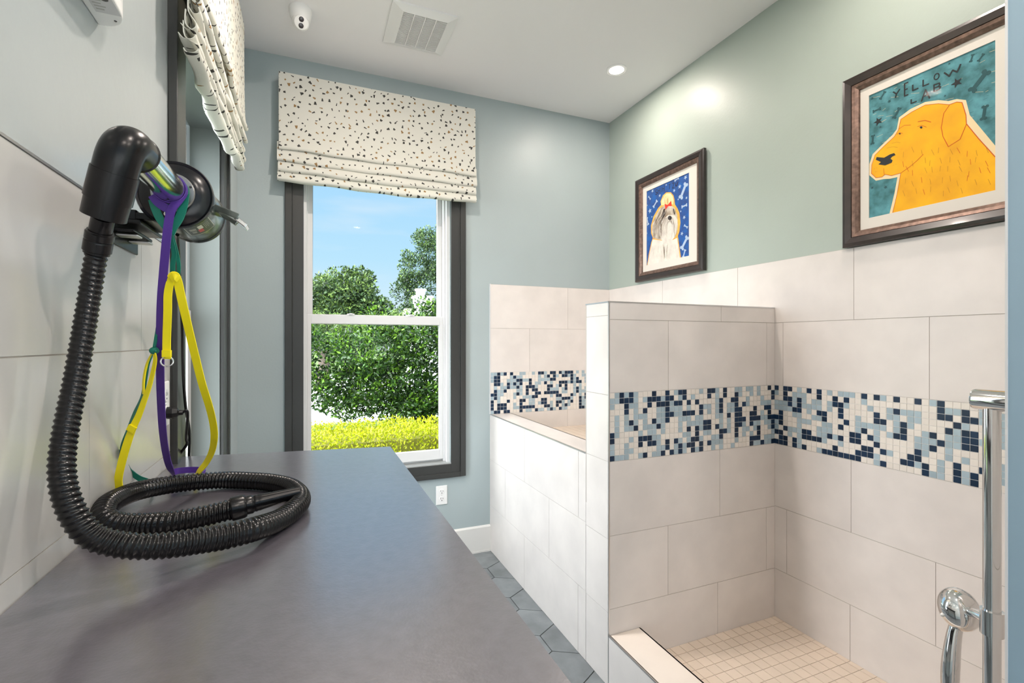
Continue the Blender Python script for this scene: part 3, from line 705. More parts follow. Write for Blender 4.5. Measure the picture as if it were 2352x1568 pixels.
patch('label_field', .14, .98, 1.1875, 1.2595, mat('label_dark_green', (.05, .06, .05, 1), .35), .0619, lab)
patch('label_block', .50, .66, 1.196, 1.222, M_cream, .0621, lab); patch('label_block', .46, .62, 1.222, 1.246, M_red, .0621, lab)
for k in range(5): patch('print_line', .24 + .04*k, .258 + .04*k, 1.205, 1.222, M_cream, .0621, lab, 2)
for k in range(4): patch('print_line', .26 + .035*k, .275 + .035*k, 1.228, 1.242, M_cream, .0621, lab, 2)
for k in range(4): patch('print_line', .72 + .05*k, .735 + .05*k, 1.196, 1.236 - .008*(k % 2), M_labelgrey, .0621, lab, 2)
# power cord
pc = [on(408, 552, 'Y', 1.30), on(412, 620, 'Y', 1.42), on(418, 740, 'Y', 1.50), on(420, 840, 'Y', 1.60), on(426, 930, 'Y', 1.70), on(435, 990, 'Y', 1.758), on(434, 1050, 'Y', 1.775), on(432, 1080, 'Y', 1.79), V((-.35, 1.80, .95))]
pc = [V((DX - .02, 1.27, DZ - .06))] + pc
q = MB(); q.tube(spline(pc, 8), .0038, 10); cord = q.build('power_cord', M_black, t, smooth=60)
pl = V((Xl + .013, 1.568, 1.211)); pdir = V((1, .12, -.03)).normalized()
q = MB(); q.lathe(pl, pdir, [(0, .0165), (.014, .0170), (.026, .0125), (.028, .0080), (.038, .0068)], 8); q.build('plug', M_black, cord, bevel=.001, label='black plug in the wall outlet')
pe_ = pl + pdir * .036
pc = [pe_, pe_ + pdir * .012, on(428, 1003, 'Y', 1.62), on(429, 1020, 'Y', 1.65), on(413, 1042, 'Y', 1.69), on(402, 1056, 'Y', 1.745), V((-.352, 1.768, 1.03)), V((-.352, 1.80, .95))]
q = MB(); q.tube(spline(pc, 8), .0038, 10); q.build('cord_end', M_black, cord, smooth=60)

# ------------------------------------------------------------------ leashes
def strap(name, m, lists, label, cat='leash', w=.0165, extra=None):
    t = thing(name, label, cat, (0, 0, 0))
    for nm, pts, ww, tw in lists:
        ps = spline([tuple(p) for p in pts], 10)
        MB().ribbon(ps, ww or w, (-.25, -1, .05), .0022, tw).build(nm, m, t, smooth=50)
    return t
PY = 1.118
def loop(y, r, n=20, a0=0, a1=2*pi):
    return [V((DX + r*cos(a0 + (a1-a0)*k/n), y, DZ + r*sin(a0 + (a1-a0)*k/n))) for k in range(n + 1)]
def ring_strap(y, r, w, th=.0022):
    q = MB(); n = 28; vs = []
    for k in range(n):
        a = 2*pi*k/n
        for dy, dr in ((-w/2, 0), (w/2, 0), (w/2, th), (-w/2, th)): vs.append((DX + (r+dr)*cos(a), y + dy, DZ + (r+dr)*sin(a)))
    fs = []
    for k in range(n):
        k2 = (k+1) % n
        for c in range(4): fs.append((k*4+c, k2*4+c, k2*4+(c+1) % 4, k*4+(c+1) % 4))
    return q.add(vs, fs)
# purple: choked round the pipe, drops to the table and curls there
t = thing('dog_leash', 'purple dog leash hanging from the dryer pipe and curling on the table', 'leash', (0, 0, 0))
ring_strap(PY, .0268, .012).build('pipe_loop', M_purple, t, smooth=50)
pp = [on(421, 445, 'Y', PY), on(410, 460, 'Y', PY - .004), on(396, 478, 'Y', PY - .008), on(389, 500, 'Y', PY - .006), on(383, 545, 'Y', 1.115), on(376, 620, 'Y', 1.13), on(370, 700, 'Y', 1.15), on(368, 800, 'Y', 1.18), on(369, 900, 'Y', 1.22), on(374, 990, 'Y', 1.27), on(383, 1050, 'Y', 1.32), on(394, 1083, 'Y', 1.36), on(402, 1096, 'Z', Zt + .012)]
MB().ribbon(spline([tuple(p) for p in pp], 10), .0155, (-.25, -1, .05), .0022).build('strap', M_purple, t, smooth=50)
pp = [on(360, 560, 'Y', 1.0)] 
tw_ = [on(402, 1093, 'Z', Zt + .010), on(396, 1088, 'Z', Zt + .012), on(405, 1082, 'Z', Zt + .012), on(430, 1079, 'Z', Zt + .012), on(458, 1079, 'Z', Zt + .012), on(471, 1083, 'Z', Zt + .012), on(462, 1092, 'Z', Zt + .012)]
MB().ribbon(spline([tuple(p) for p in tw_], 10), .0155, (0, 0, 1), .0022, lambda s: 1.45).build('curl', M_purple, t, smooth=50)
pp = [on(350, 448, 'Y', PY + .001), on(362, 464, 'Y', PY - .001), on(378, 476, 'Y', PY - .003), on(391, 482, 'Y', PY - .003)]
MB().ribbon(spline([tuple(p) for p in pp], 8), .0155, (-.25, -1, .05), .0022).build('choke', M_purple, t, smooth=50)
# teal one: hangs in a V from the pipe and carries the yellow leash
t = thing('dog_leash', 'teal dog leash looped over the dryer pipe carrying a yellow leash', 'leash', (0, 0, 0))
ring_strap(PY + .016, .0268, .012).build('pipe_loop', M_teal, t, smooth=50)
for pp, ww in (([on(350, 458, 'Y', PY + .008), on(357, 480, 'Y', PY + .004), on(368, 503, 'Y', PY + .002), on(384, 524, 'Y', PY + .002), on(391, 540, 'Y', PY + .002)], .0145),
               ([on(425, 446, 'Y', PY + .010), on(421, 472, 'Y', PY + .004), on(412, 500, 'Y', PY + .002), on(398, 522, 'Y', PY + .002), on(391, 538, 'Y', PY + .003)], .0155),
               ([on(390, 528, 'Y', PY + .005), on(392, 545, 'Y', PY + .006), on(400, 580, 'Y', 1.135), on(397, 608, 'Y', 1.14), on(397, 634, 'Y', 1.145)], .0085),
               ([on(392, 530, 'Y', PY + .009), on(397, 548, 'Y', PY + .010), on(406, 580, 'Y', 1.14), on(411, 610, 'Y', 1.145), on(409, 634, 'Y', 1.15)], .0065)):
    MB().ribbon(spline([tuple(p) for p in pp], 10), ww, (-.25, -1, .05), .0022).build('strap', M_teal, t, smooth=50)
# yellow with ring
t = thing('dog_leash', 'yellow dog leash with a steel ring hanging from the teal leash', 'leash', (0, 0, 0))
pp = [on(409, 634, 'Y', 1.135), on(400, 633, 'Y', 1.132), on(392, 645, 'Y', 1.132), on(386, 675, 'Y', 1.135), on(385, 720, 'Y', 1.14), on(383, 780, 'Y', 1.15), on(383, 824, 'Y', 1.155)]
MB().ribbon(spline([tuple(p) for p in pp], 10), lambda s: .0115 + .003*min(1, s*2), (-.25, -1, .05), .0024).build('ring_strap', M_yellow, t, smooth=50)
a_, b_ = on(383, 804, 'Y', 1.150), on(383, 820, 'Y', 1.151)
MB().ribbon([a_, (a_+b_)/2, b_], .0155, (-.25, -1, .05), .006).build('stitched_end', M_yellow, t)
rc = on(383, 830, 'Y', 1.153)
q = MB(); rg = [rc + V((.0105*cos(a), .002, .0095*sin(a))) for a in [2*pi*k/20 for k in range(21)]]; q.tube(rg, .0015, 8); q.build('ring', M_chrome, t, smooth=60, label='steel ring')
fo = [on(393, 641, 'Y', 1.126), on(401, 636, 'Y', 1.1215), on(411, 641, 'Y', 1.126)]
MB().ribbon(spline([tuple(p) for p in fo], 6), .013, (-.1, -1, .05), .0024).build('fold', M_yellow, t, smooth=60)
pp = [on(392, 640, 'Y', 1.13), on(400, 632, 'Y', 1.128), on(408, 645, 'Y', 1.13), on(418, 690, 'Y', 1.14), on(432, 750, 'Y', 1.16), on(449, 820, 'Y', 1.19), on(464, 880, 'Y', 1.215), on(481, 935, 'Y', 1.25), on(490, 975, 'Y', 1.28), on(492, 1005, 'Y', 1.30), on(487, 1035, 'Y', 1.325), on(473, 1063, 'Y', 1.345), on(452, 1088, 'Y', 1.36), on(445, 1096, 'Z', Zt + .006)]
MB().ribbon(spline([tuple(p) for p in pp], 10), .0155, (-.25, -1, .05), .0024, lambda s: (.0 if s < .7 else (s-.7)*3.2)).build('handle_strap', M_yellow, t, smooth=50)
# left pair
t = thing('dog_leash', 'thin teal dog leash with a knot hanging at the left beside the grey tiles', 'leash', (0, 0, 0))
pp = [on(384, 560, 'Y', 1.135), on(376, 640, 'Y', 1.15), on(370, 690, 'Y', 1.165), on(363, 745, 'Y', 1.17), on(354, 800, 'Y', 1.175)]
MB().ribbon(spline([tuple(p) for p in pp], 10), .0050, (-.25, -1, .05), .003).build('strap', M_teal, t, smooth=50)
q = MB(); kc = on(354, 805, 'Y', 1.172); q.ellipsoid(kc, (.0085, .007, .0075)); q.ellipsoid(kc + V((.004, 0, -.001)), (.005, .009, .004)); q.build('knot', M_teal, t, smooth=60)
pp = [on(350, 812, 'Y', 1.18), on(340, 838, 'Y', 1.185), on(333, 880, 'Y', 1.195), on(326, 915, 'Y', 1.205), on(310, 950, 'Y', 1.215), on(297, 985, 'Y', 1.225), on(284, 1020, 'Y', 1.235), on(279, 1050, 'Y', 1.245)]
MB().ribbon(spline([tuple(p) for p in pp], 10), .0135, (-.25, -1, .05), .0022, lambda s: .9 - .5*s).build('lower_strap', M_teal, t, smooth=50)
pp = [on(279, 1048, 'Y', 1.245), on(291, 1066, 'Y', 1.30), on(300, 1082, 'Y', 1.32), on(318, 1097, 'Y', 1.33), on(340, 1106, 'Y', 1.34), on(352, 1112, 'Z', Zt + .012)]
MB().ribbon(spline([tuple(p) for p in pp[1:]], 10), lambda s: .008 + .006*s, (-.25, -1, .35), .0022).build('tail', M_teal, t, smooth=50)
t = thing('dog_leash', 'yellow dog leash tied below the teal knot and dropping to the table at left', 'leash', (0, 0, 0))
pp = [on(354, 809, 'Y', 1.170), on(356, 830, 'Y', 1.172), on(345, 880, 'Y', 1.180), on(333, 915, 'Y', 1.188), on(318, 955, 'Y', 1.195), on(304, 985, 'Y', 1.20), on(290, 1025, 'Y', 1.205), on(279, 1065, 'Y', 1.21), on(272, 1100, 'Y', 1.215), on(274, 1123, 'Y', 1.22)]
MB().ribbon(spline([tuple(p) for p in pp], 10), lambda s: .008 + .0065*min(1, s*1.6), (-.25, -1, .05), .0024, lambda s: .6 - .6*min(1, s*1.5)).build('strap', M_yellow, t, smooth=50)
pp = [on(351, 810, 'Y', 1.178), on(337, 838, 'Y', 1.182), on(330, 875, 'Y', 1.188), on(330, 905, 'Y', 1.192)]
MB().ribbon(spline([tuple(p) for p in pp], 10), .007, (-.25, -1, .05), .0024, lambda s: .7).build('thin_strap', M_yellow, t, smooth=50)
a_, b_ = on(306, 978, 'Y', 1.196), on(299, 990, 'Y', 1.199)
MB().ribbon([a_, (a_+b_)/2, b_], .015, (-.25, -1, .05), .005).build('stitched_end', M_yellow, t)

# ------------------------------------------------------------------ shower hardware
SX, SY = 1.300, .540
t = thing('shower_slide_bar', 'chrome vertical shower slide bar on the blue wall end', 'shower bar', (0, 0, 0))
q = MB(); q.lathe((SX, SY, .28), (0, 0, 1), [(0, .0144), (1.01, .0144)], 32); q.build('bar', M_chrome, t, smooth=40)
for zz in (1.283, .30):
    q = MB(); q.lathe((SX, YE + .001, zz), (0, 1, 0), [(0, .022), (.117, .022), (.121, .0205), (.122, .016)], 32); q.build('end_bracket', M_chrome, t, smooth=40)
hcc = on(2203, 1398, 'Y', .612)
q = MB(); q.lathe((SX, SY, .80), (0, 0, 1), [(0, .019), (.05, .019)], 28); q.tube([V((SX, SY, .825)), V((SX + .01, SY + .03, .825)), hcc * .7 + V((SX + .01, SY + .03, .825)) * .3], .010, 16); q.build('slider', M_chrome, t, smooth=40)
t = thing('hand_shower', 'chrome handheld shower head held on the slide bar', 'shower head', (0, 0, 0))
hc = on(2203, 1398, 'Y', .612)
mt = Matrix.Rotation(.5, 3, V((0, 1, 0)))
q = MB(); q.ellipsoid(hc, (.041, .036, .045), Matrix.Rotation(-.62, 3, V((Rt))) @ Matrix.Rotation(.35, 3, Fw), 32, 20); q.build('head', M_chrome, t, smooth=70)
hpz = [on(2200, 1425, 'Y', .622), on(2192, 1455, 'Y', .624), on(2186, 1500, 'Y', .624), on(2183, 1540, 'Y', .624), on(2182, 1590, 'Y', .624), on(2186, 1640, 'Y', .622)]
hs_ = spline([tuple(p) for p in hpz], 8); nn_ = len(hs_)
q = MB(); q.tube(hs_, lambda i, th: .0125 + .0042 * math.sin(min(1, i/nn_*1.15) * pi*.75) ** 2, 22); q.build('handle', M_chrome, t, smooth=60)
lv = on(2166, 1411, 'Y', .625); q = MB(); q.ellipsoid(lv, (.0075, .004, .0045)); q.tube([lv, hc], .003, 8); q.build('spray_lever', M_whitep, t, smooth=60)
hz = [V(hs_[-1]), V(hs_[-1]) + V((.005, 0, -.07)), V(hs_[-1]) + V((.07, -.02, -.20)), V((1.55, .62, .13)), V((1.62, .53, .25)), V((1.62, YE + .01, .42))]
q = MB(); q.tube(spline([tuple(p) for p in hz], 14), .0075, 12); q.build('shower_hose', M_chrome, t, smooth=60)

# ------------------------------------------------------------------ pictures
LAYER = [0]
def fill(q, pts, off, mi, X):
    LAYER[0] = (LAYER[0] + 1) % 60; off = off + LAYER[0] * 4e-6
    bm = bmesh.new(); vs = [bm.verts.new((X - off, p.y, p.z)) for p in pts]; fc = bm.faces.new(vs); fc.normal_update(); bmesh.ops.triangulate(bm, faces=bm.faces[:])
    bm.verts.index_update(); q.add([v.co[:] for v in bm.verts], [[v.index for v in f.verts] for f in bm.faces], mi); bm.free()
def stroke(q, pts, w, off, mi, X):
    LAYER[0] = (LAYER[0] + 1) % 60; off = off + LAYER[0] * 4e-6
    for a, b in zip(pts[:-1], pts[1:]):
        d = V((0, b.y - a.y, b.z - a.z)); l = d.length
        if l < 1e-6: continue
        d /= l; n = V((0, -d.z, d.y)) * w / 2; e = d * w * .3
        LAYER[0] = (LAYER[0] + 1) % 60; off = off + 3e-6
        q.add([V((X - off, p.y, p.z)) for p in (a - e + n, b + e + n, b + e - n, a - e - n)], [(0, 1, 2, 3)], mi)
GL = {'S': [[(1,.85),(.7,1),(.2,1),(0,.8),(.2,.55),(.8,.45),(1,.2),(.8,0),(.2,0),(0,.15)]], 'H': [[(0,0),(0,1)],[(1,0),(1,1)],[(0,.5),(1,.5)]], 'I': [[(.5,0),(.5,1)]],
      'T': [[(0,1),(1,1)],[(.5,0),(.5,1)]], 'Z': [[(0,1),(1,1),(0,0),(1,0)]], 'U': [[(0,1),(0,.25),(.25,0),(.75,0),(1,.25),(1,1)]],
      'Y': [[(0,1),(.5,.5)],[(1,1),(.5,.5),(.35,0)]], 'E': [[(1,1),(0,1),(0,0),(1,0)],[(0,.5),(.8,.5)]], 'L': [[(0,1),(0,0),(1,0)]],
      'O': [[(.5+.5*cos(2*pi*k/12), .5+.5*sin(2*pi*k/12)) for k in range(13)]], 'W': [[(0,1),(.25,0),(.5,.7),(.75,0),(1,1)]],
      'A': [[(0,0),(.5,1),(1,0)],[(.22,.4),(.78,.4)]], 'B': [[(0,0),(0,1),(.8,.95),(.9,.72),(.7,.52),(0,.5)],[(.7,.52),(1,.3),(.85,.03),(0,0)]]}
def letter(q, ch, c, w, h, sw, off, mi, X, rot=0):
    for ln in GL[ch]:
        pts = []
        for x, y in ln:
            a, b = (x-.5)*w, (y-.5)*h; a, b = a*cos(rot)-b*sin(rot), a*sin(rot)+b*cos(rot)
            pts.append(V((0, c.y - a, c.z + b)))
        stroke(q, pts, sw, off, mi, X)
def star(q, c, r, off, mi, X, rot=0):
    fill(q, [V((0, c.y + (r if k % 2 == 0 else r*.4)*sin(rot + pi*k/5), c.z + (r if k % 2 == 0 else r*.4)*cos(rot + pi*k/5))) for k in range(10)], off, mi, X)
def bone(q, c, l, rot, off, mi, X):
    d = V((0, -cos(rot), sin(rot))); n = V((0, -d.z, d.y)); a = c - d*l/2; b = c + d*l/2; w = l*.24
    stroke(q, [a, b], w, off, mi, X)
    for p in (a, b):
        for s in (-1, 1):
            cc = p + n*w*.55*s; fill(q, [V((0, cc.y + w*.55*sin(2*pi*k/10), cc.z + w*.55*cos(2*pi*k/10))) for k in range(10)], off, mi, X)
def picture(label, yL, yR, z0, z1, fw, mw, art, artbox):
    """yL is the end near the back wall"""
    t = thing('framed_picture', label, 'picture', (0, 0, 0))
    X = Xr
    aL, aR, b0, b1 = artbox
    def mitre(nm, o0, o1, prof, m):
        # prof: (inset, height off the wall)
        q = MB(); R = []
        for ins, h in prof: R.append([(X - h, yL - ins, z0 + ins), (X - h, yR + ins, z0 + ins), (X - h, yR + ins, z1 - ins), (X - h, yL - ins, z1 - ins)])
        vs = [p for r in R for p in r]; fs = []
        for i in range(len(R) - 1):
            for k in range(4): k2 = (k+1) % 4; fs.append((i*4+k, i*4+k2, (i+1)*4+k2, (i+1)*4+k))
        q.add(vs, fs); return q.build(nm, m, t, recalc=True)
    mitre('frame', 0, 0, [(0, .008), (0, .026), (.004, .032), (.014, .035), (fw*.58, .030), (fw*.62, .024), (fw*.64, .012)], M_frame)
    mitre('inner_moulding', 0, 0, [(fw*.60, .018), (fw*.62, .0285), (fw*.80, .026), (fw*.97, .020), (fw, .016), (fw, .010)], M_mould)
    MB().box((X - .008, yL - .004, z0 + .004), (X - .009 + .001, yR + .004, z1 - .004)).build('backing_board', M_matb, t)
    q = MB(); xm = X - .012
    q.box((X - .008, yL - fw*.9, z0 + fw*.9), (xm, aL, z1 - fw*.9)); q.box((X - .008, aR, z0 + fw*.9), (xm, yR + fw*.9, z1 - fw*.9))
    q.box((X - .008, aL, z0 + fw*.9), (xm, aR, b0)); q.box((X - .008, aL, b1), (xm, aR, z1 - fw*.9)); q.build('mat_board', M_matb, t)
    art(t, X - .0085)
    q = MB(); q.box((X - .0150, yL - fw*.92, z0 + fw*.92), (X - .0165, yR + fw*.92, z1 - fw*.92)); q.build('glass', M_pglass, t)
    return t
def paint(name, c1, c2, scale=30, stretch=None): return mat(name, srgb(*c1), .75, col2=srgb(*c2), scale=scale, detail=8)
def art_small(t, X):
    Zm = lambda x, y: on(1380 + x/4.356, 320 + y/4.356, 'X', X)
    ms = [paint('paint_blue', (18, 92, 170), (38, 70, 130), 28), paint('paint_amber', (246, 190, 90), (236, 160, 70), 30), paint('paint_bone_white', (232, 226, 214), (214, 206, 196), 25),
          paint('paint_grey_hair', (226, 216, 200), (150, 132, 112), 22), mat('paint_dark', srgb(45, 38, 38), .8), mat('paint_bow_red', srgb(232, 58, 40), .7), paint('paint_topknot', (250, 214, 140), (252, 228, 190), 30),
          mat('paint_star_blue', srgb(170, 190, 214), .8), mat('paint_brown', srgb(120, 92, 68), .8)]
    q = MB(); o = .0003
    fill(q, [Zm(*p) for p in ((440,515),(885,322),(889,1172),(443,1270))], 0, 0, X)
    fill(q, [Zm(*p) for p in ((462,1270),(480,1150),(505,1030),(520,985),(503,940),(502,860),(528,770),(572,690),(603,655),(598,620),(622,560),(655,530),(700,528),(727,560),(737,600),(742,650),(768,690),(788,740),(797,830),(787,920),(772,965),(787,1080),(805,1195))], o, 1, X)
    fill(q, [Zm(*p) for p in ((468,1270),(492,1120),(520,1000),(600,1010),(700,1015),(764,985),(778,1080),(794,1198))], 2*o, 2, X)
    fill(q, [Zm(*p) for p in ((525,985),(513,920),(517,850),(547,770),(592,692),(640,660),(700,658),(742,690),(766,760),(772,860),(762,930),(742,980),(700,1010),(600,1005),(575,1000))], 3*o, 3, X)
    fill(q, [Zm(*p) for p in ((605,1000),(583,930),(598,850),(630,790),(680,755),(740,760),(768,800),(766,900),(738,980),(700,1025),(640,1030))], 4*o, 2, X)
    fill(q, [Zm(*p) for p in ((608,660),(607,620),(630,567),(660,540),(700,540),(722,570),(730,610),(725,652),(690,645),(650,655))], 4*o, 6, X)
    fill(q, [Zm(*p) for p in ((628,700),(645,690),(640,760),(612,800),(606,770))], 5*o, 4, X)
    fill(q, [Zm(*p) for p in ((722,690),(733,698),(745,752),(733,748),(728,715))], 5*o, 4, X)
    rnd = random.Random(3)
    for k in range(46):      # hair strokes
        s = rnd.random(); x0 = 590 + s*70; y0 = 690 + rnd.uniform(0, 90); x1 = 520 + s*90 + rnd.uniform(-10, 10); y1 = rnd.uniform(900, 1000)
        stroke(q, [Zm(x0, y0), Zm(x0*.35 + x1*.65 - 14, (y0*.55 + y1*.45)), Zm(x1, y1)], .0011, 5*o, rnd.choice((8, 8, 4, 2)), X)
    for k in range(40):
        s = rnd.uniform(-1, 1); x0 = 690 + s*40; y0 = 775 + abs(s)*10; x1 = 680 + s*88; y1 = 985 - abs(s)*60 + rnd.uniform(-20, 30)
        stroke(q, [Zm(x0, y0), Zm(x0*.4 + x1*.6 + s*10, y0*.55 + y1*.45), Zm(x1, y1)], .0007, 6*o, rnd.choice((3, 4, 8, 3)), X)
    for k in range(26):
        x0 = rnd.uniform(490, 780); y0 = rnd.uniform(1040, 1150); stroke(q, [Zm(x0, y0), Zm(x0 + (x0-640)*.06, y0 + 60)], .0008, 5*o, 3, X)
    for k in range(16):
        x0 = rnd.uniform(620, 690); stroke(q, [Zm(x0, rnd.uniform(1030, 1080)), Zm(x0*.5 + 325, rnd.uniform(1120, 1200))], .0008, 5*o, rnd.choice((4, 3)), X)
    for k in range(14):
        x0 = rnd.uniform(615, 720); stroke(q, [Zm(x0, rnd.uniform(560, 600)), Zm(x0*.5 + 335, 645)], .0007, 6*o, rnd.choice((1, 8)), X)
    fill(q, [Zm(*p) for p in ((640,645),(672,655),(706,615),(712,668),(676,668),(650,704))], 7*o, 5, X)
    fill(q, [Zm(693 + 20*cos(a), 786 + 22*sin(a)) for a in [2*pi*k/16 for k in range(16)]], 7*o, 4, X)
    stroke(q, [Zm(693, 800), Zm(692, 815)], .0014, 7*o, 4, X); stroke(q, [Zm(668, 850), Zm(676, 825), Zm(692, 814), Zm(712, 820), Zm(722, 850)], .0014, 7*o, 4, X)
    fill(q, [Zm(*p) for p in ((672,850),(692,822),(716,850),(722,920),(700,1000),(682,1000),(668,920))], 6.5*o, 2, X)
    for x, y, r in ((518,515,16),(590,562,14),(492,715,22),(790,472,18),(848,380,18),(735,512,14),(858,585,12),(835,780,16),(812,942,16),(512,775,9),(465,660,8),(775,600,9),(462,940,10),(655,455,10),(800,720,9)):
        star(q, Zm(x, y), r*.00085, 2*o, 7, X, x*.1)
    for x, y, l, r in ((488,585,34,-.9),(545,645,56,.75),(468,820,56,-1.3),(826,515,100,1.0),(836,665,50,.05),(852,870,38,-.6),(838,1035,90,.9),(760,400,40,.2),(835,1140,50,1.2)):
        bone(q, Zm(x, y), l*.00078, r, 2*o, 7, X)
    for ch, x, y in (('S',556,528),('H',582,512),('I',604,502),('H',626,492),('T',688,474),('Z',726,462),('U',757,448)):
        letter(q, ch, Zm(x, y), .017, .030 if ch != 'U' else .02, .0036, 3*o, 4, X)
    q.build('art_print', ms, t, recalc=False, label='blue print of a long haired dog with a red bow')
def art_big(t, X):
    Zm = lambda x, y: on(1880 + x/2.612, y/2.612, 'X', X)
    ms = [paint('paint_teal', (92, 156, 166), (52, 104, 108), 26), mat('paint_halo', srgb(238, 214, 170), .8), paint('paint_gold', (250, 184, 10), (228, 160, 20), 12), mat('paint_ink', srgb(38, 44, 46), .8),
          mat('paint_rust', srgb(208, 84, 24), .8), mat('paint_teal_dark', srgb(42, 84, 88), .8), mat('paint_mustard', srgb(196, 136, 34), .8)]
    q = MB(); o = .0003
    fill(q, [Zm(*p) for p in ((280,575),(1070,222),(1072,1148),(290,1318))], 0, 0, X)
    fill(q, [Zm(*p) for p in ((424,1290),(456,1160),(474,1062),(430,1072),(390,1074),(345,1084),(305,1050),(306,985),(325,925),(380,870),(445,808),(470,775),(483,705),(550,655),(640,612),(720,600),(780,606),(830,594),(885,600),(908,690),(1066,880),(1068,1142))], o, 1, X)
    fill(q, [Zm(*p) for p in ((440,1288),(472,1165),(494,1038),(440,1053),(400,1046),(380,1062),(345,1066),(318,1040),(320,990),(340,930),(390,880),(455,820),(480,780),(495,715),(560,672),(640,630),(720,622),(785,628),(830,612),(862,615),(885,690),(890,745),(960,830),(1066,945),(1067,1142))], 2*o, 2, X)
    rnd = random.Random(8)
    def S(pts, w=.0016, mi=4, k=3): stroke(q, [Zm(*p) for p in pts], w, k*o, mi, X)
    S([(318,1040),(320,990),(340,930),(390,880),(455,820),(480,780),(495,715),(560,672),(640,630),(720,622),(785,628)])
    S([(785,628),(830,612),(862,615),(885,690),(888,745),(850,835),(780,880),(748,820),(737,765),(752,680),(785,632)], .002)
    S([(890,745),(960,830),(1060,940)], .0022); S([(494,1038),(472,1165),(445,1280)], .0014)
    S([(318,1040),(345,1066),(380,1062),(400,1046),(440,1053),(494,1038),(545,1003),(590,965),(630,925)], .0016)
    S([(395,1046),(392,1010)], .0012); S([(598,730),(640,722),(675,732)], .0022); S([(480,776),(515,752),(553,750)], .0016)
    S([(595,760),(617,752),(648,762)], .0016); S([(470,806),(488,796),(505,800)], .0014); S([(440,860),(470,852),(492,856)], .0010, 6); S([(410,888),(450,880),(475,885)], .0010, 6)
    fill(q, [Zm(617 + 8*cos(a), 764 + 7*sin(a)) for a in [2*pi*k/12 for k in range(12)]], 4*o, 3, X); fill(q, [Zm(489 + 5*cos(a), 802 + 5*sin(a)) for a in [2*pi*k/12 for k in range(12)]], 4*o, 3, X)
    fill(q, [Zm(*p) for p in ((345,958),(350,942),(395,946),(430,926),(455,918),(463,930),(442,940),(433,952),(446,962),(440,976),(400,992),(360,986),(376,972))], 4*o, 3, X)
    for x, y in ((452,990),(466,985),(336,1012),(350,1008),(345,1030)): S([(x-4, y), (x+4, y)], .0008, 6)
    for k in range(48):
        x = 520 + (k % 10)*54 + rnd.uniform(-16, 16); y = 895 + (k//10)*58 + rnd.uniform(-18, 18)
        if y > 1195 - .2*(x-520): continue
        s = rnd.uniform(-.2, .7); S([(x, y), (x + s*26, y + 32)], .0012, rnd.choice((4, 6, 6)))
    for x, y, s, mi in ((470,560,0,3),):
        pass
    for ch, x, y, w, h in (('Y',468,563,.021,.024),('E',527,535,.011,.046),('L',582,520,.017,.020),('L',645,492,.017,.022),('O',709,459,.015,.021),('W',806,428,.046,.020),('L',572,603,.016,.014),('A',643,568,.025,.036),('B',713,522,.019,.024)):
        letter(q, ch, Zm(x, y), w, h, .0048 if ch != 'O' else .0035, 3*o, 3, X, .12 if ch in 'W' else 0)
    for x, y, r, mi in ((358,728,34,3),(830,496,34,3),(322,590,14,5),(425,607,14,5),(403,1122,16,5),(323,1126,14,5),(785,382,10,5),(760,575,10,5),(372,762,12,5)): star(q, Zm(x, y), r*.00052, 2*o, mi, X, .3)
    for x, y, l, r, mi in ((965,487,110,.85,5),(995,675,76,1.45,5),(470,678,64,1.0,5),(350,660,50,.05,5),(385,572,50,.9,5),(326,838,60,1.5,5),(975,345,40,.9,5),(920,348,40,1.3,5)): bone(q, Zm(x, y), l*.00050, r, 2*o, mi, X)
    for k in range(120):
        x = rnd.uniform(305, 1050); y = rnd.uniform(590 - .44*(x-300), 900)
        stroke(q, [Zm(x, y), Zm(x + rnd.uniform(15, 50), y - rnd.uniform(4, 18))], .0007, .5*o, rnd.choice((0, 5, 1)), X)
    q.build('art_print', ms, t, recalc=False, label='teal print of a large yellow dog in profile')
picture('small framed picture of a long haired dog with red bow on blue', 2.717, 2.097, 1.8055, 2.4965, .062, 0, art_small, (2.618, 2.228, 1.910, 2.400))
picture('large framed picture of a yellow dog on teal beside the blue wall end', 1.328, .690, 1.7925, 2.485, .062, 0, art_big, (1.234, .8475, 1.8975, 2.3865))

# ------------------------------------------------------------------ garden
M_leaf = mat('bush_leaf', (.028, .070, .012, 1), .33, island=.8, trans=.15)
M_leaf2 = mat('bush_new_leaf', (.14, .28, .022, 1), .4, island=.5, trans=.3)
M_hedge = mat('golden_leaf', (.42, .46, .006, 1), .5, island=.45, trans=.25)
M_tree = mat('tree_leaf', (.040, .080, .026, 1), .5, island=.7, trans=.15)
M_treeL = mat('tree_light_leaf', (.15, .235, .05, 1), .5, island=.5, trans=.2)
M_bark = mat('bark', (.10, .075, .055, 1), .9, bump=.5, bscale=30)
def leaves(q, n, place, size, rnd, mi=lambda p: 0):
    for _ in range(n):
        p, nd = place()
        a = V((rnd.gauss(0, 1), rnd.gauss(0, 1), rnd.gauss(0, .7) + .25)); a = (a.normalized() * .7 + nd * .6).normalized()
        nrm = a.cross(V((rnd.gauss(0, 1), rnd.gauss(0, 1), rnd.gauss(0, 1)))).normalized(); b = nrm
        c = a.cross(b); s = size * rnd.uniform(.65, 1.25)
        q.add([p, p + a*s*.45 + b*s*.24 + c*s*.05, p + a*s, p + a*s*.45 - b*s*.24 + c*s*.05], [(0, 1, 2, 3)], mi(p))
def blob(rnd, c, r):
    d = V((rnd.gauss(0, 1), rnd.gauss(0, 1), rnd.gauss(0, 1))).normalized(); k = rnd.random() ** .33
    return c + V((d.x*r[0], d.y*r[1], d.z*r[2])) * k, d
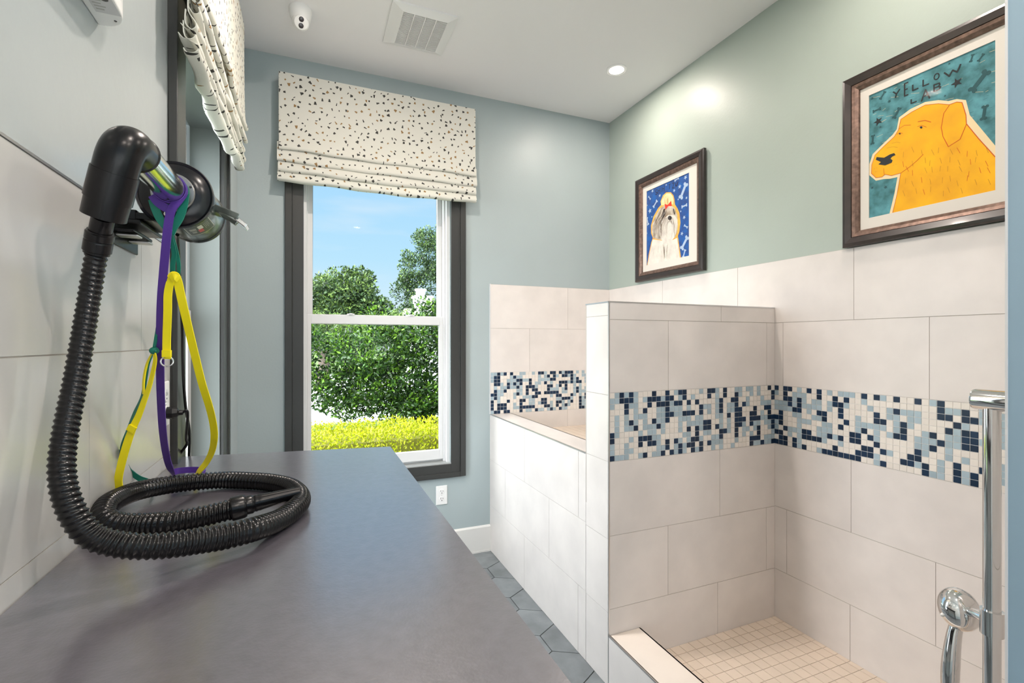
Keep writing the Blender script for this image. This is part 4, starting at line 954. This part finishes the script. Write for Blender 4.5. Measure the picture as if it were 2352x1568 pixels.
def foliage(q, blobs, n, size, rnd, light=.25, shell=.55):
    tot = sum(r[0]*r[1] for c, r in blobs)
    for c, r in blobs:
        def pl():
            d = V((rnd.gauss(0, 1), rnd.gauss(0, 1), rnd.gauss(0, 1))).normalized(); k = shell + (1.04 - shell) * rnd.random() ** .6
            return V(c) + V((d.x*r[0], d.y*r[1], d.z*r[2])) * k, d
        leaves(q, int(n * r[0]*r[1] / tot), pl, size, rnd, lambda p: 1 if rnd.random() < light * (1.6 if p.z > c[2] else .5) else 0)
rnd = random.Random(21)
MB().box((-30, Yb + TH, -.2), (40, 80, -.02)).build('lawn', mat('lawn_grass', (.13, .20, .05, 1), .9, var=.3, scale=4), kind='structure')
MB().box((-12, -16, -.2), (14, Y0 - TH, -.03)).build('bounce_forecourt', mat('bounce_paving', (.66, .65, .62, 1), .8), kind='structure')  # unseen pale paving, added to bounce daylight up onto the ceiling
MB().box((-20, 8.9, -.02), (30, 22, 0)).build('driveway', mat('pale_concrete', (.74, .74, .73, 1), .8, var=.06, scale=2), kind='structure')
# golden hedge
t = thing('garden_hedge', 'low bright yellow green clipped hedge right outside the window', 'hedge', (.8, 5.6, 0))
q = MB()
def hp_():
    x = rnd.uniform(-1.6, 2.6); y = rnd.uniform(-.5, .5); zt = .46 + .03*noise.noise(V((x*3, y*3, 0))) + .02*noise.noise(V((x*9, y*9, 2)))
    z = zt * (rnd.random() ** .25); 
    if rnd.random() < .25: y = -.5; z = rnd.uniform(.02, zt)
    return V((x, y, z)), V((0, -.3, .9))
leaves(q, 20000, hp_, .036, rnd); q.build('foliage', M_hedge, t, recalc=False)
q = MB(); q.box((-1.55, -.42, 0), (2.55, .46, .36)); q.build('twig_core', mat('hedge_twigs', (.16, .15, .02, 1), .9), t)
# big bush
t = thing('leafy_bush', 'big dark green leafy bush filling the lower pane of the window', 'bush', (1.0, 7.9, 0))
q = MB()
BL = [((-.75,.1,1.05),(.75,.6,.75)),((0,-.1,1.15),(.8,.7,.72)),((.75,.05,1.20),(.8,.7,.85)),((.3,.1,.75),(.95,.6,.42)),((1.25,.2,1.55),(.75,.6,.62)),((-.4,0,.72),(.7,.5,.40)),((.85,-.1,.52),(.6,.45,.25)),((.05,-.15,.42),(.85,.4,.24)),((.9,-.2,.40),(.5,.3,.18)),((1.5,0,.6),(.5,.4,.3)),((-1.3,.1,1.3),(.6,.5,.5)),((.55,.0,1.45),(.6,.5,.4))]
BS = [(c, (r[0]*.85, r[1]*.85, r[2]*.85)) for c, r in BL]
for c, r in BL:
    for k in range(12):
        d = V((rnd.gauss(0, 1), -abs(rnd.gauss(0, 1)), rnd.gauss(0, 1))).normalized(); f = rnd.uniform(.2, .4)
        BS.append(((c[0]+d.x*r[0]*.9, c[1]+d.y*r[1]*.9, c[2]+d.z*r[2]*.9), (r[0]*f, r[1]*f, r[2]*f)))
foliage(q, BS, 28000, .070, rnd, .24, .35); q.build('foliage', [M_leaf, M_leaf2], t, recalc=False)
q = MB()
for k in range(9):
    a = V((.72 + rnd.uniform(-.25, .3), rnd.uniform(-.1, .1), 0)); b = V((.72 + rnd.uniform(-1.1, .9), rnd.uniform(-.2, .2), .9)); q.tube([a, a*.6 + b*.4 + V((0, 0, .05)), b], [.03, .022, .012], 8)
q.build('stems', M_bark, t, smooth=60)
def tree(loc, label, blobs, n, size, light, trunk):
    t = thing('garden_tree', label, 'tree', loc, group='trees beyond the bush'); q = MB(); sub = []
    for c, r in blobs:
        sub.append((c, (r[0]*.8, r[1]*.8, r[2]*.8)))
        for k in range(14):
            d = V((rnd.gauss(0, 1), rnd.gauss(0, 1), rnd.gauss(0, 1))).normalized(); f = rnd.uniform(.22, .40); e_ = rnd.uniform(.72, 1.0)
            sub.append(((c[0]+d.x*r[0]*e_, c[1]+d.y*r[1]*e_, c[2]+d.z*r[2]*e_), (r[0]*f, r[1]*f, r[2]*f)))
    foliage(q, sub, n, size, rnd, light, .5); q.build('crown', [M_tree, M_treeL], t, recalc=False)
    q = MB(); q.tube([V((0, 0, -.1)), V((.1, 0, trunk*.5)), V((0, .1, trunk))], [.22, .17, .10], 10); q.build('trunk', M_bark, t, smooth=60)
tree((1.4, 21, -.5), 'round dark green tree at the left behind the bush', [((-1.6,0,3.3),(1.5,1.3,1.5)),((-.3,0,3.7),(1.3,1.3,1.5)),((.5,0,3.3),(1.2,1.2,1.3)),((1.3,.2,2.9),(1.0,1,1.0)),((0,-.4,2.4),(1.9,1.2,1.0)),((-1.8,-.3,2.2),(1.2,1,1)),((.4,-.1,4.3),(.7,.7,.7))], 36000, .15, .28, 3)
tree((5.4, 24, -.75), 'tall airy tree at the right behind the bush', [((0,0,4.6),(1.3,1.2,1.5)),((-.55,0,5.8),(.8,.7,.9)),((.6,0,6.6),(1.1,.9,1.2)),((-1.0,.1,4.4),(.7,.7,1.0)),((.2,.1,3.0),(1.3,1,1.1)),((-.1,0,7.3),(.6,.5,.6)),((1.4,.2,5.6),(1.2,1,1.6))], 21000, .13, .15, 4.5)
tree((.3, 15.5, 0), 'bright green low tree between the bush and the left tree', [((.1,0,1.7),(.6,.6,.55)),((1.4,.2,1.7),(.8,.6,.5)),((2.2,.2,1.9),(.7,.6,.5)),((-.6,0,1.8),(.6,.6,.7))], 11000, .09, .75, 1.4)
# house behind
t = thing('white_house', 'white house with a small white chimney showing above the bush', 'house', (3.6, 17, 0))
MW = mat('house_white', (.80, .80, .79, 1), .7)
MB().box((-.2, 0, 0), (7, 1.9, 2.2)).build('walls', MW, t)
q = MB(); q.prism([(-.4, -.2, 2.2), (-.4, 2.1, 2.2), (-.4, .95, 2.62)], (7.6, 0, 0)); q.build('roof', mat('pale_roof', (.60, .60, .59, 1), .8), t)
q = MB(); q.box((-.15, .05, 2.1), (.42, .6, 3.02)); q.box((-.20, .0, 2.96), (.47, .65, 3.03)); ch = q.build('chimney', MW, t)
q = MB(); q.lathe((.07, .3, 3.0), (0, 0, 1), [(0, .20), (.05, .17), (.20, .16), (.22, .21), (.28, .21)], 14); q.build('chimney_pot', MW, ch)
